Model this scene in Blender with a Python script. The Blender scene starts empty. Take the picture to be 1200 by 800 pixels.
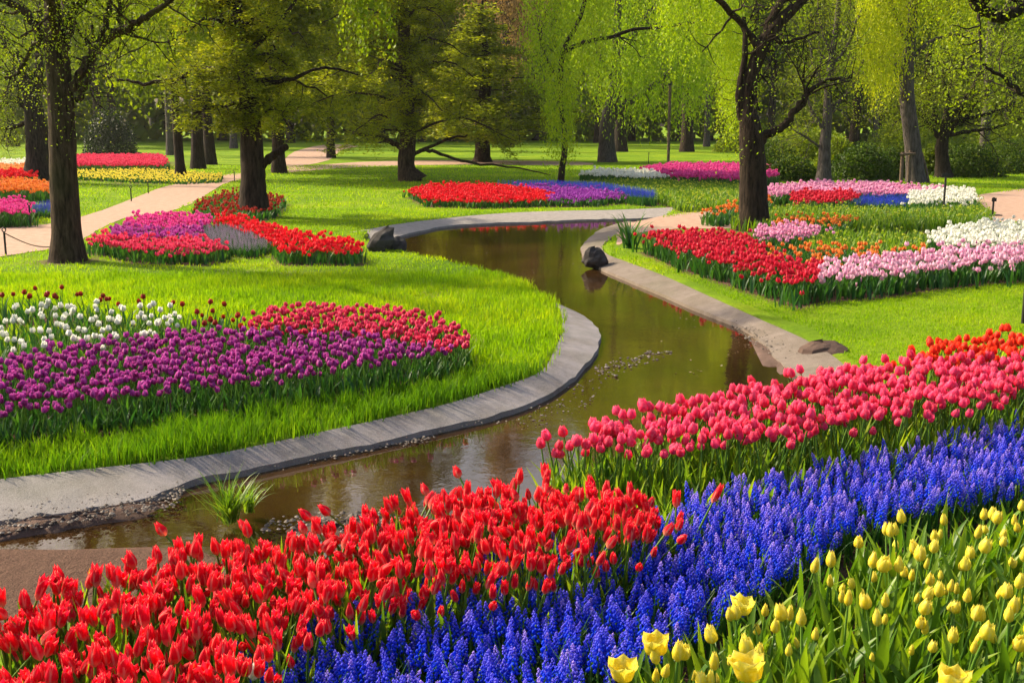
import bpy, math, random
import numpy as np

rng = np.random.default_rng(11)
S = bpy.context.scene
C = S.collection
R = math.radians

# ------------------------------------------------------------------ camera
CAM_H, F = 1.97, 1333.0                 # eye height (m), focal length in photo pixels
PITCH = math.atan(255.0 / F)
cam_d = bpy.data.cameras.new('camera')
cam = bpy.data.objects.new('camera', cam_d)
C.objects.link(cam)
cam.location = (0, 0, CAM_H)
cam.rotation_euler = (math.pi / 2 - PITCH, 0, 0)
cam_d.sensor_width = 36.0
cam_d.lens = 36.0 * F / 1200.0
cam_d.clip_start, cam_d.clip_end = 0.05, 3000
S.camera = cam

# ------------------------------------------------------------------ light
TO_SUN = np.array([-0.72, 0.36, 0.62]); TO_SUN /= np.linalg.norm(TO_SUN)
SUN_EL = math.asin(TO_SUN[2])
SUN_AZ = math.atan2(TO_SUN[0], TO_SUN[1])        # from +Y towards +X
w = bpy.data.worlds.new('World'); S.world = w; w.use_nodes = True
nt = w.node_tree; nt.nodes.clear()
sky = nt.nodes.new('ShaderNodeTexSky'); sky.sky_type = 'NISHITA'; sky.sun_disc = False
sky.sun_elevation = SUN_EL; sky.sun_rotation = SUN_AZ
sky.dust_density = 5.0; sky.ozone_density = 0.6
bg = nt.nodes.new('ShaderNodeBackground'); bg.inputs['Strength'].default_value = 0.14
wo = nt.nodes.new('ShaderNodeOutputWorld')
nt.links.new(sky.outputs[0], bg.inputs[0]); nt.links.new(bg.outputs[0], wo.inputs[0])
sd = bpy.data.lights.new('sun', 'SUN'); sd.energy = 4.6; sd.angle = R(1.0); sd.color = (1.0, 0.85, 0.60)
so = bpy.data.objects.new('sun', sd); C.objects.link(so)
so.rotation_euler = (math.pi / 2 - SUN_EL, 0, math.pi - SUN_AZ)
so.location = (-20, 10, 30)
S.view_settings.view_transform = 'Standard'; S.view_settings.look = 'None'
S.view_settings.gamma = 1.0; S.view_settings.exposure = 0.9
S.view_settings.use_curve_mapping = False
S.render.engine = 'CYCLES'
S.cycles.max_bounces = 6; S.cycles.diffuse_bounces = 2; S.cycles.glossy_bounces = 3
S.cycles.transmission_bounces = 3; S.cycles.transparent_max_bounces = 8
S.cycles.use_denoising = True

# ------------------------------------------------------------------ projection helpers
cp, sp = math.cos(PITCH), math.sin(PITCH)
def ray(px, py):
    u, v = (px - 600) / F, (400 - py) / F
    return np.array([u, cp + v * sp, -sp + v * cp])
def P(px, py, z=0.0):                   # photo pixel -> point on the level z
    d = ray(px, py); t = (z - CAM_H) / d[2]
    return np.array([d[0] * t, d[1] * t, z])
def Wp(px, py, y):                      # photo pixel -> point at distance y
    d = ray(px, py); t = y / d[1]
    return np.array([d[0] * t, y, CAM_H + d[2] * t])
def proj(p):
    p = np.atleast_2d(p); q = p - np.array([0, 0, CAM_H])
    zc = q[:, 1] * cp - q[:, 2] * sp; yc = q[:, 1] * sp + q[:, 2] * cp
    return np.stack([600 + F * q[:, 0] / zc, 400 - F * yc / zc], 1)
def poly(pts, z=0.0):
    return np.array([P(a, b, z)[:2] for a, b in pts])

def inside(pts, pg):
    x, y = pts[:, 0], pts[:, 1]; r = np.zeros(len(pts), bool)
    n = len(pg)
    for i in range(n):
        x1, y1 = pg[i]; x2, y2 = pg[(i + 1) % n]
        if y1 == y2: continue
        c = ((y1 > y) != (y2 > y)) & (x < (x2 - x1) * (y - y1) / (y2 - y1) + x1)
        r ^= c
    return r
def edge_dist(pts, pg):
    d = np.full(len(pts), 1e9); n = len(pg)
    for i in range(n):
        a = pg[i]; b = pg[(i + 1) % n]; ab = b - a
        t = np.clip(((pts - a) @ ab) / max(ab @ ab, 1e-12), 0, 1)
        d = np.minimum(d, np.linalg.norm(pts - a - t[:, None] * ab, axis=1))
    return d
def sdf(pts, pg):
    d = edge_dist(pts, pg); return np.where(inside(pts, pg), -d, d)
def smooth(a, b, x):
    t = np.clip((x - a) / (b - a), 0, 1); return t * t * (3 - 2 * t)
def catmull(pts, k=4):
    pts = np.asarray(pts, float)
    if len(pts) < 3: 
        t = np.linspace(0, 1, k + 1)[:, None]
        return pts[0] * (1 - t) + pts[-1] * t
    q = np.vstack([2 * pts[0] - pts[1], pts, 2 * pts[-1] - pts[-2]]); out = []
    for i in range(1, len(q) - 2):
        for t in np.linspace(0, 1, k, endpoint=False):
            out.append(0.5 * (2 * q[i] + (q[i + 1] - q[i - 1]) * t + (2 * q[i - 1] - 5 * q[i] + 4 * q[i + 1] - q[i + 2]) * t * t
                              + (3 * q[i] - q[i - 1] - 3 * q[i + 1] + q[i + 2]) * t ** 3))
    out.append(pts[-1]); return np.array(out)
def vnoise(x, y, seed=0):               # cheap smooth noise
    r = np.random.default_rng(seed); s = np.zeros_like(x, float)
    for k in range(6):
        a, b, c = r.uniform(-1, 1, 3); f = 1.0 + 0.7 * k
        s += np.sin(f * (x * a * 2 + y * b * 2) + 7 * c) / (1 + 0.5 * k)
    return s / 3.0

# ------------------------------------------------------------------ meshes
class Geo:
    def __init__(s): s.V = []; s.Q = []; s.T = []; s.A = []; s.G = []; s.n = 0
    def add(s, v, q=None, t=None, tint=0.5, grad=0.0):
        v = np.asarray(v, float).reshape(-1, 3); k = len(v)
        if q is not None and len(q): s.Q.append(np.asarray(q) + s.n)
        if t is not None and len(t): s.T.append(np.asarray(t) + s.n)
        s.V.append(v); s.A.append(np.broadcast_to(np.asarray(tint, float), (k,))); 
        gr = np.asarray(grad, float)
        if gr.ndim < 2: gr = np.stack([np.broadcast_to(gr, (k,)), np.zeros(k)], 1)
        s.G.append(gr)
        s.n += k; return s
    def many(s, tpl, pos, rz, scale, tilt=None, taz=None, tint=None):
        """tpl = (V, Q, grad); k copies turned by rz, scaled, tilted"""
        V, Q, g = tpl; k, n = len(pos), len(V)
        if k == 0: return s
        c, sn = np.cos(rz)[:, None], np.sin(rz)[:, None]
        sc = np.asarray(scale)
        sc = sc[:, None] if sc.ndim == 1 else sc
        x, y, z = V[:, 0] * sc, V[:, 1] * sc, V[:, 2] * sc
        X, Y = x * c - y * sn, x * sn + y * c
        Z = np.broadcast_to(z, X.shape).copy()
        if tilt is not None:
            X = X + Z * (np.sin(tilt) * np.cos(taz))[:, None]; Y = Y + Z * (np.sin(tilt) * np.sin(taz))[:, None]
        W = np.stack([X, Y, Z], 2) + pos[:, None, :]
        tt = rng.random(k) if tint is None else tint
        q = (np.asarray(Q)[None] + (np.arange(k) * n)[:, None, None]).reshape(-1, np.asarray(Q).shape[1])
        a = np.repeat(tt, n); gg = np.tile(g, (k, 1)) if np.ndim(g) == 2 else np.tile(g, k)
        if q.shape[1] == 4: s.add(W.reshape(-1, 3), q=q, tint=a, grad=gg)
        else: s.add(W.reshape(-1, 3), t=q, tint=a, grad=gg)
        return s
    def mesh(s, name, mats, smooth_shade=True, midx=None):
        me = bpy.data.meshes.new(name)
        V = np.concatenate(s.V) if s.V else np.zeros((0, 3))
        loops = []; tot = []
        if s.Q: q = np.concatenate(s.Q); loops.append(q.ravel()); tot.append(np.full(len(q), 4))
        if s.T: t = np.concatenate(s.T); loops.append(t.ravel()); tot.append(np.full(len(t), 3))
        L = np.concatenate(loops).astype(np.int32); T = np.concatenate(tot).astype(np.int32)
        me.vertices.add(len(V)); me.vertices.foreach_set('co', V.astype(np.float32).ravel())
        me.loops.add(len(L)); me.loops.foreach_set('vertex_index', L)
        me.polygons.add(len(T)); st = np.concatenate([[0], np.cumsum(T)[:-1]]).astype(np.int32)
        me.polygons.foreach_set('loop_start', st); me.polygons.foreach_set('loop_total', T)
        me.polygons.foreach_set('use_smooth', np.full(len(T), smooth_shade))
        GG = np.concatenate(s.G)
        for nm, arr in (('tint', np.concatenate(s.A)), ('grad', GG[:, 0]), ('edge', GG[:, 1])):
            at = me.attributes.new(nm, 'FLOAT', 'POINT'); at.data.foreach_set('value', np.ascontiguousarray(arr, dtype=np.float32))
        if not isinstance(mats, (list, tuple)): mats = [mats]
        for m in mats: me.materials.append(m)
        me.update(calc_edges=True); me.validate()
        return me
    def build(s, name, mat, parent=None, smooth_shade=True):
        o = bpy.data.objects.new(name, s.mesh(name, mat, smooth_shade)); C.objects.link(o)
        if parent: o.parent = parent
        return o

def tag(o, label, cat, group=None, kind=None):
    o['label'] = label; o['category'] = cat
    if group: o['group'] = group
    if kind: o['kind'] = kind
    return o
def empty(name, loc, label, cat, group=None, rz=0.0):
    o = bpy.data.objects.new(name, None); C.objects.link(o)
    o.location = tuple(float(a) for a in loc); o.rotation_euler = (0, 0, rz); o.empty_display_size = 0.1
    return tag(o, label, cat, group)

def grid_quads(r, c):
    i = np.arange(r - 1)[:, None] * c + np.arange(c - 1)[None]
    return np.stack([i, i + 1, i + c + 1, i + c], 2).reshape(-1, 4)
def tube(path, rad, sides=8, rough=0.0, r=None):
    path = np.asarray(path, float); n = len(path)
    t = np.gradient(path, axis=0); t /= np.linalg.norm(t, axis=1)[:, None] + 1e-12
    ref = np.array([0.13, 0.97, 0.2]) if abs(t[0] @ np.array([0.13, 0.97, 0.2])) < 0.9 else np.array([1.0, 0, 0])
    n1 = np.cross(t, ref); n1 /= np.linalg.norm(n1, axis=1)[:, None] + 1e-12
    n2 = np.cross(t, n1)
    a = np.arange(sides) * 2 * math.pi / sides
    rr = np.broadcast_to(np.asarray(rad, float), (n,))[:, None] * np.ones((1, sides))
    if rough: rr = rr * (1 + rough * (r or rng).uniform(-1, 1, rr.shape))
    V = path[:, None] + rr[..., None] * (np.cos(a)[None, :, None] * n1[:, None] + np.sin(a)[None, :, None] * n2[:, None])
    i = np.arange(n - 1)[:, None] * sides; j = np.arange(sides)[None]; j2 = (j + 1) % sides
    Q = np.stack([i + j, i + j2, i + sides + j2, i + sides + j], 2).reshape(-1, 4)
    return V.reshape(-1, 3), Q
def box(cx, cy, cz, sx, sy, sz):
    v = np.array([[a, b, c] for c in (-1, 1) for a, b in ((-1, -1), (1, -1), (1, 1), (-1, 1))]) * np.array([sx, sy, sz]) / 2 + np.array([cx, cy, cz])
    q = [[3, 2, 1, 0], [4, 5, 6, 7], [0, 1, 5, 4], [1, 2, 6, 5], [2, 3, 7, 6], [3, 0, 4, 7]]
    return v, q

# ------------------------------------------------------------------ materials
class N:
    def __init__(s, name):
        s.m = bpy.data.materials.new(name); s.m.use_nodes = True; s.t = s.m.node_tree; s.t.nodes.clear()
        s.out = s.t.nodes.new('ShaderNodeOutputMaterial')
    def n(s, kind, **kw):
        x = s.t.nodes.new(kind)
        for k, v in kw.items():
            if k in x.inputs: x.inputs[k].default_value = v
            else: setattr(x, k, v)
        return x
    def l(s, a, b): s.t.links.new(a, b)
    def noise(s, scale, detail=4.0, rough=0.55, vec=None):
        x = s.n('ShaderNodeTexNoise'); x.inputs['Scale'].default_value = scale; x.inputs['Detail'].default_value = detail; x.inputs['Roughness'].default_value = rough
        if vec is None:
            g = s.n('ShaderNodeNewGeometry'); vec = g.outputs['Position']
        s.l(vec, x.inputs['Vector']); return x.outputs['Fac']
    def attr(s, name):
        x = s.n('ShaderNodeAttribute'); x.attribute_name = name; return x.outputs['Fac']
    def ramp(s, fac, stops, interp='LINEAR'):
        x = s.n('ShaderNodeValToRGB'); e = x.color_ramp.elements; x.color_ramp.interpolation = interp
        while len(e) < len(stops): e.new(0.5)
        for k, (p, c) in enumerate(stops): e[k].position = p; e[k].color = (*c, 1) if len(c) == 3 else c
        s.l(fac, x.inputs[0]); return x.outputs[0]
    def mixc(s, f, a, b, blend='MIX'):
        x = s.n('ShaderNodeMix', data_type='RGBA', blend_type=blend)
        for v, i in ((f, 0), (a, 6), (b, 7)):
            if isinstance(v, (float, int)): x.inputs[i].default_value = v
            elif isinstance(v, tuple): x.inputs[i].default_value = (*v, 1)
            else: s.l(v, x.inputs[i])
        return x.outputs[2]
    def math(s, op, a, b=None):
        x = s.n('ShaderNodeMath', operation=op)
        for i, v in enumerate((a, b)):
            if v is None: continue
            if isinstance(v, (float, int)): x.inputs[i].default_value = v
            else: s.l(v, x.inputs[i])
        return x.outputs[0]
    def bump(s, h, strength, dist):
        x = s.n('ShaderNodeBump'); x.inputs['Strength'].default_value = strength; x.inputs['Distance'].default_value = dist
        s.l(h, x.inputs['Height']); return x.outputs[0]
    def bsdf(s, col, rough=0.8, spec=0.3, normal=None, transl=0.0, tcol=None):
        b = s.n('ShaderNodeBsdfPrincipled'); b.inputs['Roughness'].default_value = rough if isinstance(rough, float) else 0.5
        if not isinstance(rough, float): s.l(rough, b.inputs['Roughness'])
        b.inputs['Specular IOR Level'].default_value = spec
        if isinstance(col, tuple): b.inputs['Base Color'].default_value = (*col, 1)
        else: s.l(col, b.inputs['Base Color'])
        if normal is not None: s.l(normal, b.inputs['Normal'])
        o = b.outputs[0]
        if transl:
            t = s.n('ShaderNodeBsdfTranslucent'); tc = col if tcol is None else tcol
            if isinstance(tc, tuple): t.inputs[0].default_value = (*tc, 1)
            else: s.l(tc, t.inputs[0])
            m = s.n('ShaderNodeMixShader'); m.inputs[0].default_value = transl
            s.l(o, m.inputs[1]); s.l(t.outputs[0], m.inputs[2]); o = m.outputs[0]
        s.l(o, s.out.inputs[0]); return s.m
    def tintfac(s):
        oi = s.n('ShaderNodeObjectInfo')
        return s.math('FRACT', s.math('ADD', s.attr('tint'), oi.outputs['Random']))

def leaf_mat(name, cols, transl=0.45, rough=0.5, spec=0.25, tgain=1.25, big=0.0):
    """cols: 2 or 3 colours over the per-leaf tint"""
    k = N(name); f = k.tintfac()
    if big:
        f = k.math('ADD', k.math('MULTIPLY', f, 1 - big), k.math('MULTIPLY', k.ramp(k.noise(0.55, 2.0), [(0.35, (0, 0, 0)), (0.65, (1, 1, 1))]), big))
    st = [(i / (len(cols) - 1), c) for i, c in enumerate(cols)]
    c = k.ramp(f, st)
    t = k.mixc(1.0, c, (tgain, tgain, 0.6), 'MULTIPLY')
    return k.bsdf(c, rough, spec, None, transl, t)
def petal_mat(name, body, base, tipc, alt, transl=0.4, base_w=0.22, rough=0.42, streak=0.35, edge=0.45, edgec=None, tipw=0.35):
    k = N(name); f = k.tintfac(); g = k.attr('grad')
    c0 = k.mixc(f, body, alt)
    oi = k.n('ShaderNodeTexCoord')
    st = k.noise(95.0, 2.0, 0.6, oi.outputs['Object'])
    c1 = k.mixc(k.math('MULTIPLY', k.ramp(st, [(0.45, (0, 0, 0)), (0.7, (1, 1, 1))]), streak), c0, tipc)
    c2 = k.mixc(k.ramp(g, [(0.0, (1, 1, 1)), (base_w, (0, 0, 0))]), c1, base)
    c3 = k.mixc(k.math('MULTIPLY', k.ramp(g, [(0.62, (0, 0, 0)), (1.0, (1, 1, 1))]), tipw), c2, tipc)
    c3 = k.mixc(k.math('MULTIPLY', k.ramp(k.attr('edge'), [(0.45, (0, 0, 0)), (1.0, (1, 1, 1))]), edge), c3, edgec or tipc)
    return k.bsdf(c3, rough, 0.2, None, transl, c3)
def bark_mat(name, dark, light, moss=None, scale=1.0):
    k = N(name); tc = k.n('ShaderNodeTexCoord'); mp = k.n('ShaderNodeMapping'); mp.inputs['Scale'].default_value = (9 * scale, 9 * scale, 1.6 * scale)
    k.l(tc.outputs['Object'], mp.inputs['Vector'])
    a = k.noise(2.2, 7.0, 0.68, mp.outputs[0]); b = k.noise(1.1, 3.0)
    c = k.ramp(a, [(0.36, dark), (0.66, light)])
    if moss: c = k.mixc(k.ramp(b, [(0.5, (0, 0, 0)), (0.75, (0.7, 0.7, 0.7))]), c, moss)
    return k.bsdf(c, 0.9, 0.15, k.bump(a, 0.9, 0.05))

M = {}
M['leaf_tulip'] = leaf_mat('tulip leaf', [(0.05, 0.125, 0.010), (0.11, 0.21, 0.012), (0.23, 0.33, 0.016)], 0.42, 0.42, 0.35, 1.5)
M['leaf_tulip_blue'] = leaf_mat('shaded tulip leaf', [(0.015, 0.07, 0.018), (0.03, 0.11, 0.02), (0.06, 0.16, 0.02)], 0.38, 0.42, 0.35, 1.4)  # darker copy of the tulip leaf, shade worked into the colour
M['leaf_yellowgreen'] = leaf_mat('pale tulip leaf', [(0.06, 0.14, 0.01), (0.13, 0.24, 0.014), (0.25, 0.34, 0.02)], 0.5, 0.42, 0.35, 1.6)
M['stem'] = leaf_mat('tulip stem', [(0.07, 0.17, 0.02), (0.14, 0.26, 0.03)], 0.2, 0.45)
M['red'] = petal_mat('scarlet petal', (0.92, 0.008, 0.018), (0.94, 0.50, 0.30), (0.92, 0.03, 0.07), (0.74, 0.003, 0.03), 0.55, 0.36, 0.55, 0.35, 0.75, (0.97, 0.46, 0.34))
M['pink'] = petal_mat('rose pink petal', (0.93, 0.050, 0.20), (0.92, 0.48, 0.40), (0.96, 0.28, 0.44), (0.82, 0.008, 0.055), 0.52, 0.2, 0.55, 0.4, 0.5, (0.95, 0.24, 0.36))
M['crimson'] = petal_mat('crimson petal', (0.62, 0.006, 0.03), (0.5, 0.1, 0.06), (0.78, 0.06, 0.11), (0.48, 0.003, 0.025), 0.36, 0.12)
M['red_far'] = petal_mat('bright red petal', (0.78, 0.005, 0.015), (0.6, 0.2, 0.1), (0.88, 0.04, 0.05), (0.62, 0.002, 0.02), 0.36, 0.12)
M['coral'] = petal_mat('coral red petal', (0.76, 0.022, 0.10), (0.55, 0.15, 0.1), (0.86, 0.16, 0.26), (0.64, 0.006, 0.07), 0.38, 0.15)
M['purple'] = petal_mat('purple petal', (0.42, 0.016, 0.28), (0.3, 0.1, 0.15), (0.76, 0.18, 0.62), (0.24, 0.006, 0.11), 0.36, 0.15)
M['maroon'] = petal_mat('maroon petal', (0.42, 0.014, 0.014), (0.35, 0.1, 0.02), (0.55, 0.08, 0.03), (0.24, 0.010, 0.010), 0.3, 0.15)
M['white'] = petal_mat('white petal', (0.84, 0.83, 0.74), (0.55, 0.66, 0.30), (0.88, 0.87, 0.82), (0.80, 0.80, 0.66), 0.4, 0.2)
M['yellow'] = petal_mat('yellow petal', (0.86, 0.74, 0.045), (0.60, 0.66, 0.08), (0.88, 0.83, 0.26), (0.82, 0.64, 0.02), 0.42, 0.2)
M['magenta'] = petal_mat('magenta petal', (0.74, 0.022, 0.30), (0.5, 0.15, 0.25), (0.86, 0.18, 0.48), (0.60, 0.012, 0.18), 0.36, 0.12)
M['lilac'] = petal_mat('lilac pink petal', (0.78, 0.30, 0.50), (0.7, 0.5, 0.5), (0.86, 0.62, 0.72), (0.66, 0.12, 0.36), 0.36, 0.12)
M['palepink'] = petal_mat('pale pink petal', (0.82, 0.45, 0.60), (0.8, 0.7, 0.6), (0.86, 0.74, 0.78), (0.74, 0.20, 0.44), 0.36, 0.12)
M['orange'] = petal_mat('orange petal', (0.80, 0.20, 0.02), (0.8, 0.5, 0.1), (0.85, 0.45, 0.10), (0.72, 0.10, 0.015), 0.36, 0.12)
M['peach'] = petal_mat('peach petal', (0.82, 0.36, 0.10), (0.8, 0.6, 0.2), (0.86, 0.60, 0.25), (0.74, 0.16, 0.03), 0.36, 0.12)
M['bud'] = petal_mat('yellow green bud', (0.45, 0.50, 0.03), (0.2, 0.35, 0.03), (0.6, 0.6, 0.08), (0.30, 0.42, 0.03), 0.4, 0.3)
M['blue'] = petal_mat('blue bell', (0.004, 0.060, 0.80), (0.002, 0.035, 0.55), (0.42, 0.30, 0.92), (0.008, 0.085, 0.90), 0.48, 0.1, 0.5, 0.15, 0.2, None, 0.55)  # lilac tips stand for light catching the top of each spike
M['blue_far'] = petal_mat('deep blue bell', (0.012, 0.05, 0.52), (0.01, 0.03, 0.4), (0.06, 0.10, 0.7), (0.02, 0.05, 0.6), 0.25, 0.1)
M['lavender'] = petal_mat('lavender bell', (0.36, 0.26, 0.42), (0.3, 0.3, 0.3), (0.55, 0.45, 0.58), (0.30, 0.22, 0.30), 0.3, 0.1)
M['violet'] = petal_mat('violet petal', (0.36, 0.03, 0.42), (0.3, 0.1, 0.3), (0.5, 0.15, 0.6), (0.26, 0.02, 0.32), 0.36, 0.12)
M['bark'] = bark_mat('dark bark', (0.010, 0.006, 0.004), (0.058, 0.038, 0.024))
M['bark_brown'] = bark_mat('brown bark', (0.014, 0.008, 0.005), (0.095, 0.060, 0.037), (0.05, 0.045, 0.015))
M['bark_grey'] = bark_mat('grey bark', (0.035, 0.028, 0.025), (0.14, 0.115, 0.105))
M['bark_black'] = bark_mat('black bark', (0.010, 0.007, 0.006), (0.05, 0.036, 0.026))
M['willow'] = leaf_mat('willow leaf', [(0.17, 0.28, 0.005), (0.28, 0.41, 0.006), (0.44, 0.52, 0.010)], 0.5, 0.5, 0.2, 1.2, 0.4)
M['willow_yellow'] = leaf_mat('yellow willow leaf', [(0.26, 0.33, 0.005), (0.40, 0.46, 0.007), (0.55, 0.56, 0.010)], 0.5, 0.5, 0.2, 1.2, 0.3)
M['spring'] = leaf_mat('spring leaf', [(0.11, 0.17, 0.005), (0.21, 0.29, 0.007), (0.36, 0.42, 0.010)], 0.5, 0.5, 0.2, 1.2, 0.45)
M['cedar'] = leaf_mat('cedar needle', [(0.12, 0.155, 0.004), (0.25, 0.29, 0.006), (0.42, 0.43, 0.010)], 0.5, 0.6, 0.2, 1.1, 0.5)
M['dense'] = leaf_mat('green leaf', [(0.07, 0.115, 0.005), (0.16, 0.22, 0.007), (0.30, 0.35, 0.010)], 0.45, 0.55, 0.2, 1.15, 0.5)
M['evergreen'] = leaf_mat('dark evergreen leaf', [(0.006, 0.014, 0.005), (0.016, 0.032, 0.008), (0.04, 0.065, 0.012)], 0.2, 0.5, 0.3, 1.1)
M['russet'] = leaf_mat('russet leaf', [(0.16, 0.09, 0.03), (0.30, 0.17, 0.07), (0.44, 0.28, 0.12)], 0.4, 0.6, 0.2, 1.1)
M['shrub'] = leaf_mat('shrub leaf', [(0.02, 0.05, 0.005), (0.05, 0.10, 0.007), (0.13, 0.19, 0.012)], 0.35, 0.55, 0.2, 1.15, 0.4)
M['grass'] = leaf_mat('lawn grass', [(0.04, 0.12, 0.004), (0.085, 0.20, 0.005), (0.19, 0.31, 0.007)], 0.5, 0.55, 0.15, 1.35, 0.5)  # front lawn, its shade put into a darker green
M['grass_bright'] = leaf_mat('sunny lawn grass', [(0.12, 0.25, 0.002), (0.22, 0.37, 0.003), (0.38, 0.46, 0.005)], 0.5, 0.55, 0.15, 1.3, 0.5)  # rest of the lawn, sunlight put into a lighter green
M['straw'] = leaf_mat('dry grass', [(0.14, 0.17, 0.04), (0.25, 0.26, 0.08)], 0.4)

# ------------------------------------------------------------------ layout of the ground
ZW = -0.115                                # water level
BANK = 0.20                               # the near bank stands higher
LW = [(-260, 655), (-120, 632), (0, 610), (62, 601), (179, 581), (225, 562), (292, 549), (360, 534), (430, 520), (496, 505), (576, 487), (632, 467), (664, 448),
      (684, 430), (699, 410), (702, 388), (684, 370), (655, 356)]                                   # waterline of the kerb round the lawn
LG = [(-260, 595), (-120, 576), (0, 561), (60, 554), (104, 549), (180, 541), (250, 532), (310, 520), (375, 506), (445, 491), (520, 474), (584, 454), (632, 436),
      (649, 412), (658, 390), (659, 372), (656, 361), (651, 355)]                                   # its grass edge
LB = [(620, 334), (584, 320), (560, 313), (520, 304), (480, 295), (445, 287), (425, 279)]          # grass bank further up
FW = [(425, 279), (450, 279), (470, 276), (500, 269), (530, 264), (585, 261), (642, 259), (690, 257), (736, 256), (790, 254)]
FG = [(410, 272), (435, 268), (457, 264), (485, 260), (511, 257), (560, 252), (605, 249), (660, 247), (717, 246), (790, 243)]
RW = [(735, 259), (706, 268), (690, 279), (681, 290), (686, 302), (712, 317), (767, 340), (823, 364), (871, 383), (897, 404), (925, 432), (960, 450)]
RG = [(770, 264), (738, 268), (718, 278), (706, 288), (712, 298), (738, 308), (780, 324), (842, 352), (893, 375), (938, 395), (972, 414), (1000, 436)]
NB = [(930, 480), (860, 510), (780, 540), (700, 590), (640, 640), (560, 672), (430, 680), (300, 655), (190, 636), (60, 638), (-260, 650)]
chan_px = [(p, 0.0) for p in LG[:-1]] + [(p, 0.0) for p in LB] + [(p, 0.0) for p in FG[1:]] + [(p, 0.0) for p in RG] + [(p, 0.0) for p in NB]
CHAN = np.array([P(p[0], p[1], z)[:2] for p, z in chan_px])
near_px = [(-330, 720), (0, 690), (150, 650), (300, 612), (400, 590), (560, 550), (640, 520), (650, 492), (760, 462), (900, 430), (1060, 395), (1300, 375), (1700, 420), (2200, 1300), (-1500, 1300)]
NEAR = poly(near_px, 0.5)
def ground_z(p):
    p = np.asarray(p, float)[:, :2]
    z = BANK * smooth(0.75, -0.1, sdf(p, NEAR))
    z = z + 0.012 * vnoise(p[:, 0] * 2.1, p[:, 1] * 2.1, 3) * (p[:, 1] < 18)
    d = sdf(p, CHAN)
    return np.where(d < 0.0, np.minimum(z, -0.02 - 0.30 * smooth(0.0, -0.16, d)), z)

# beds: outline in photo pixels on the level of the flowers, bloom height, ground level
BED = {}
def bed(key, pts, hb, zg=0.0):
    BED[key] = (poly(pts, zg + hb), hb, zg)
bed('red', [(-70, 712), (0, 692), (60, 666), (140, 650), (220, 630), (300, 616), (400, 600), (480, 574), (560, 560), (640, 555), (720, 565), (790, 576), (796, 586),
            (760, 610), (700, 634), (640, 652), (560, 664), (470, 680), (390, 708), (330, 742), (285, 782), (268, 850), (-90, 860)], 0.36, BANK)
bed('pink', [(632, 506), (700, 492), (760, 474), (830, 458), (900, 442), (960, 428), (1020, 424), (1080, 417), (1260, 410), (1260, 440), (1195, 456), (1080, 474), (970, 492),
             (900, 504), (800, 511), (700, 516), (640, 514)], 0.40, BANK)
bed('scarlet', [(1040, 412), (1090, 392), (1150, 384), (1260, 374), (1260, 406), (1180, 410), (1080, 414)], 0.42, BANK)
bed('muscari', [(272, 830), (300, 778), (345, 745), (400, 722), (480, 692), (560, 676), (640, 664), (700, 644), (780, 606), (840, 582), (950, 561), (1060, 536), (1200, 502), (1270, 486),
                (1270, 562), (1200, 574), (1080, 594), (1000, 624), (930, 664), (860, 714), (780, 764), (700, 812), (670, 870), (240, 870)], 0.15, BANK)
bed('yellow', [(1270, 560), (1190, 575), (1080, 592), (1000, 618), (930, 645), (870, 690), (800, 725), (730, 752), (700, 790), (700, 900), (1300, 900)], 0.34, BANK)
bed('purple', [(-60, 430), (0, 415), (60, 402), (150, 392), (230, 380), (300, 384), (400, 386), (480, 398), (535, 402), (480, 414), (380, 428), (300, 440), (200, 452), (100, 464), (0, 478), (-60, 486)], 0.30)
bed('coral', [(288, 368), (330, 353), (420, 352), (500, 361), (545, 378), (556, 392), (530, 404), (480, 398), (400, 385), (300, 383)], 0.30)
bed('white', [(10, 352), (60, 346), (215, 352), (216, 374), (150, 388), (60, 396), (0, 402), (-20, 380)], 0.36)
bed('maroon', [(-40, 336), (60, 332), (150, 342), (287, 352), (285, 378), (225, 378), (215, 352), (60, 346), (-40, 352)], 0.33)
ALLSOIL = ['red', 'pink', 'scarlet', 'muscari', 'yellow', 'purple', 'coral', 'white', 'maroon']
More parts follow.
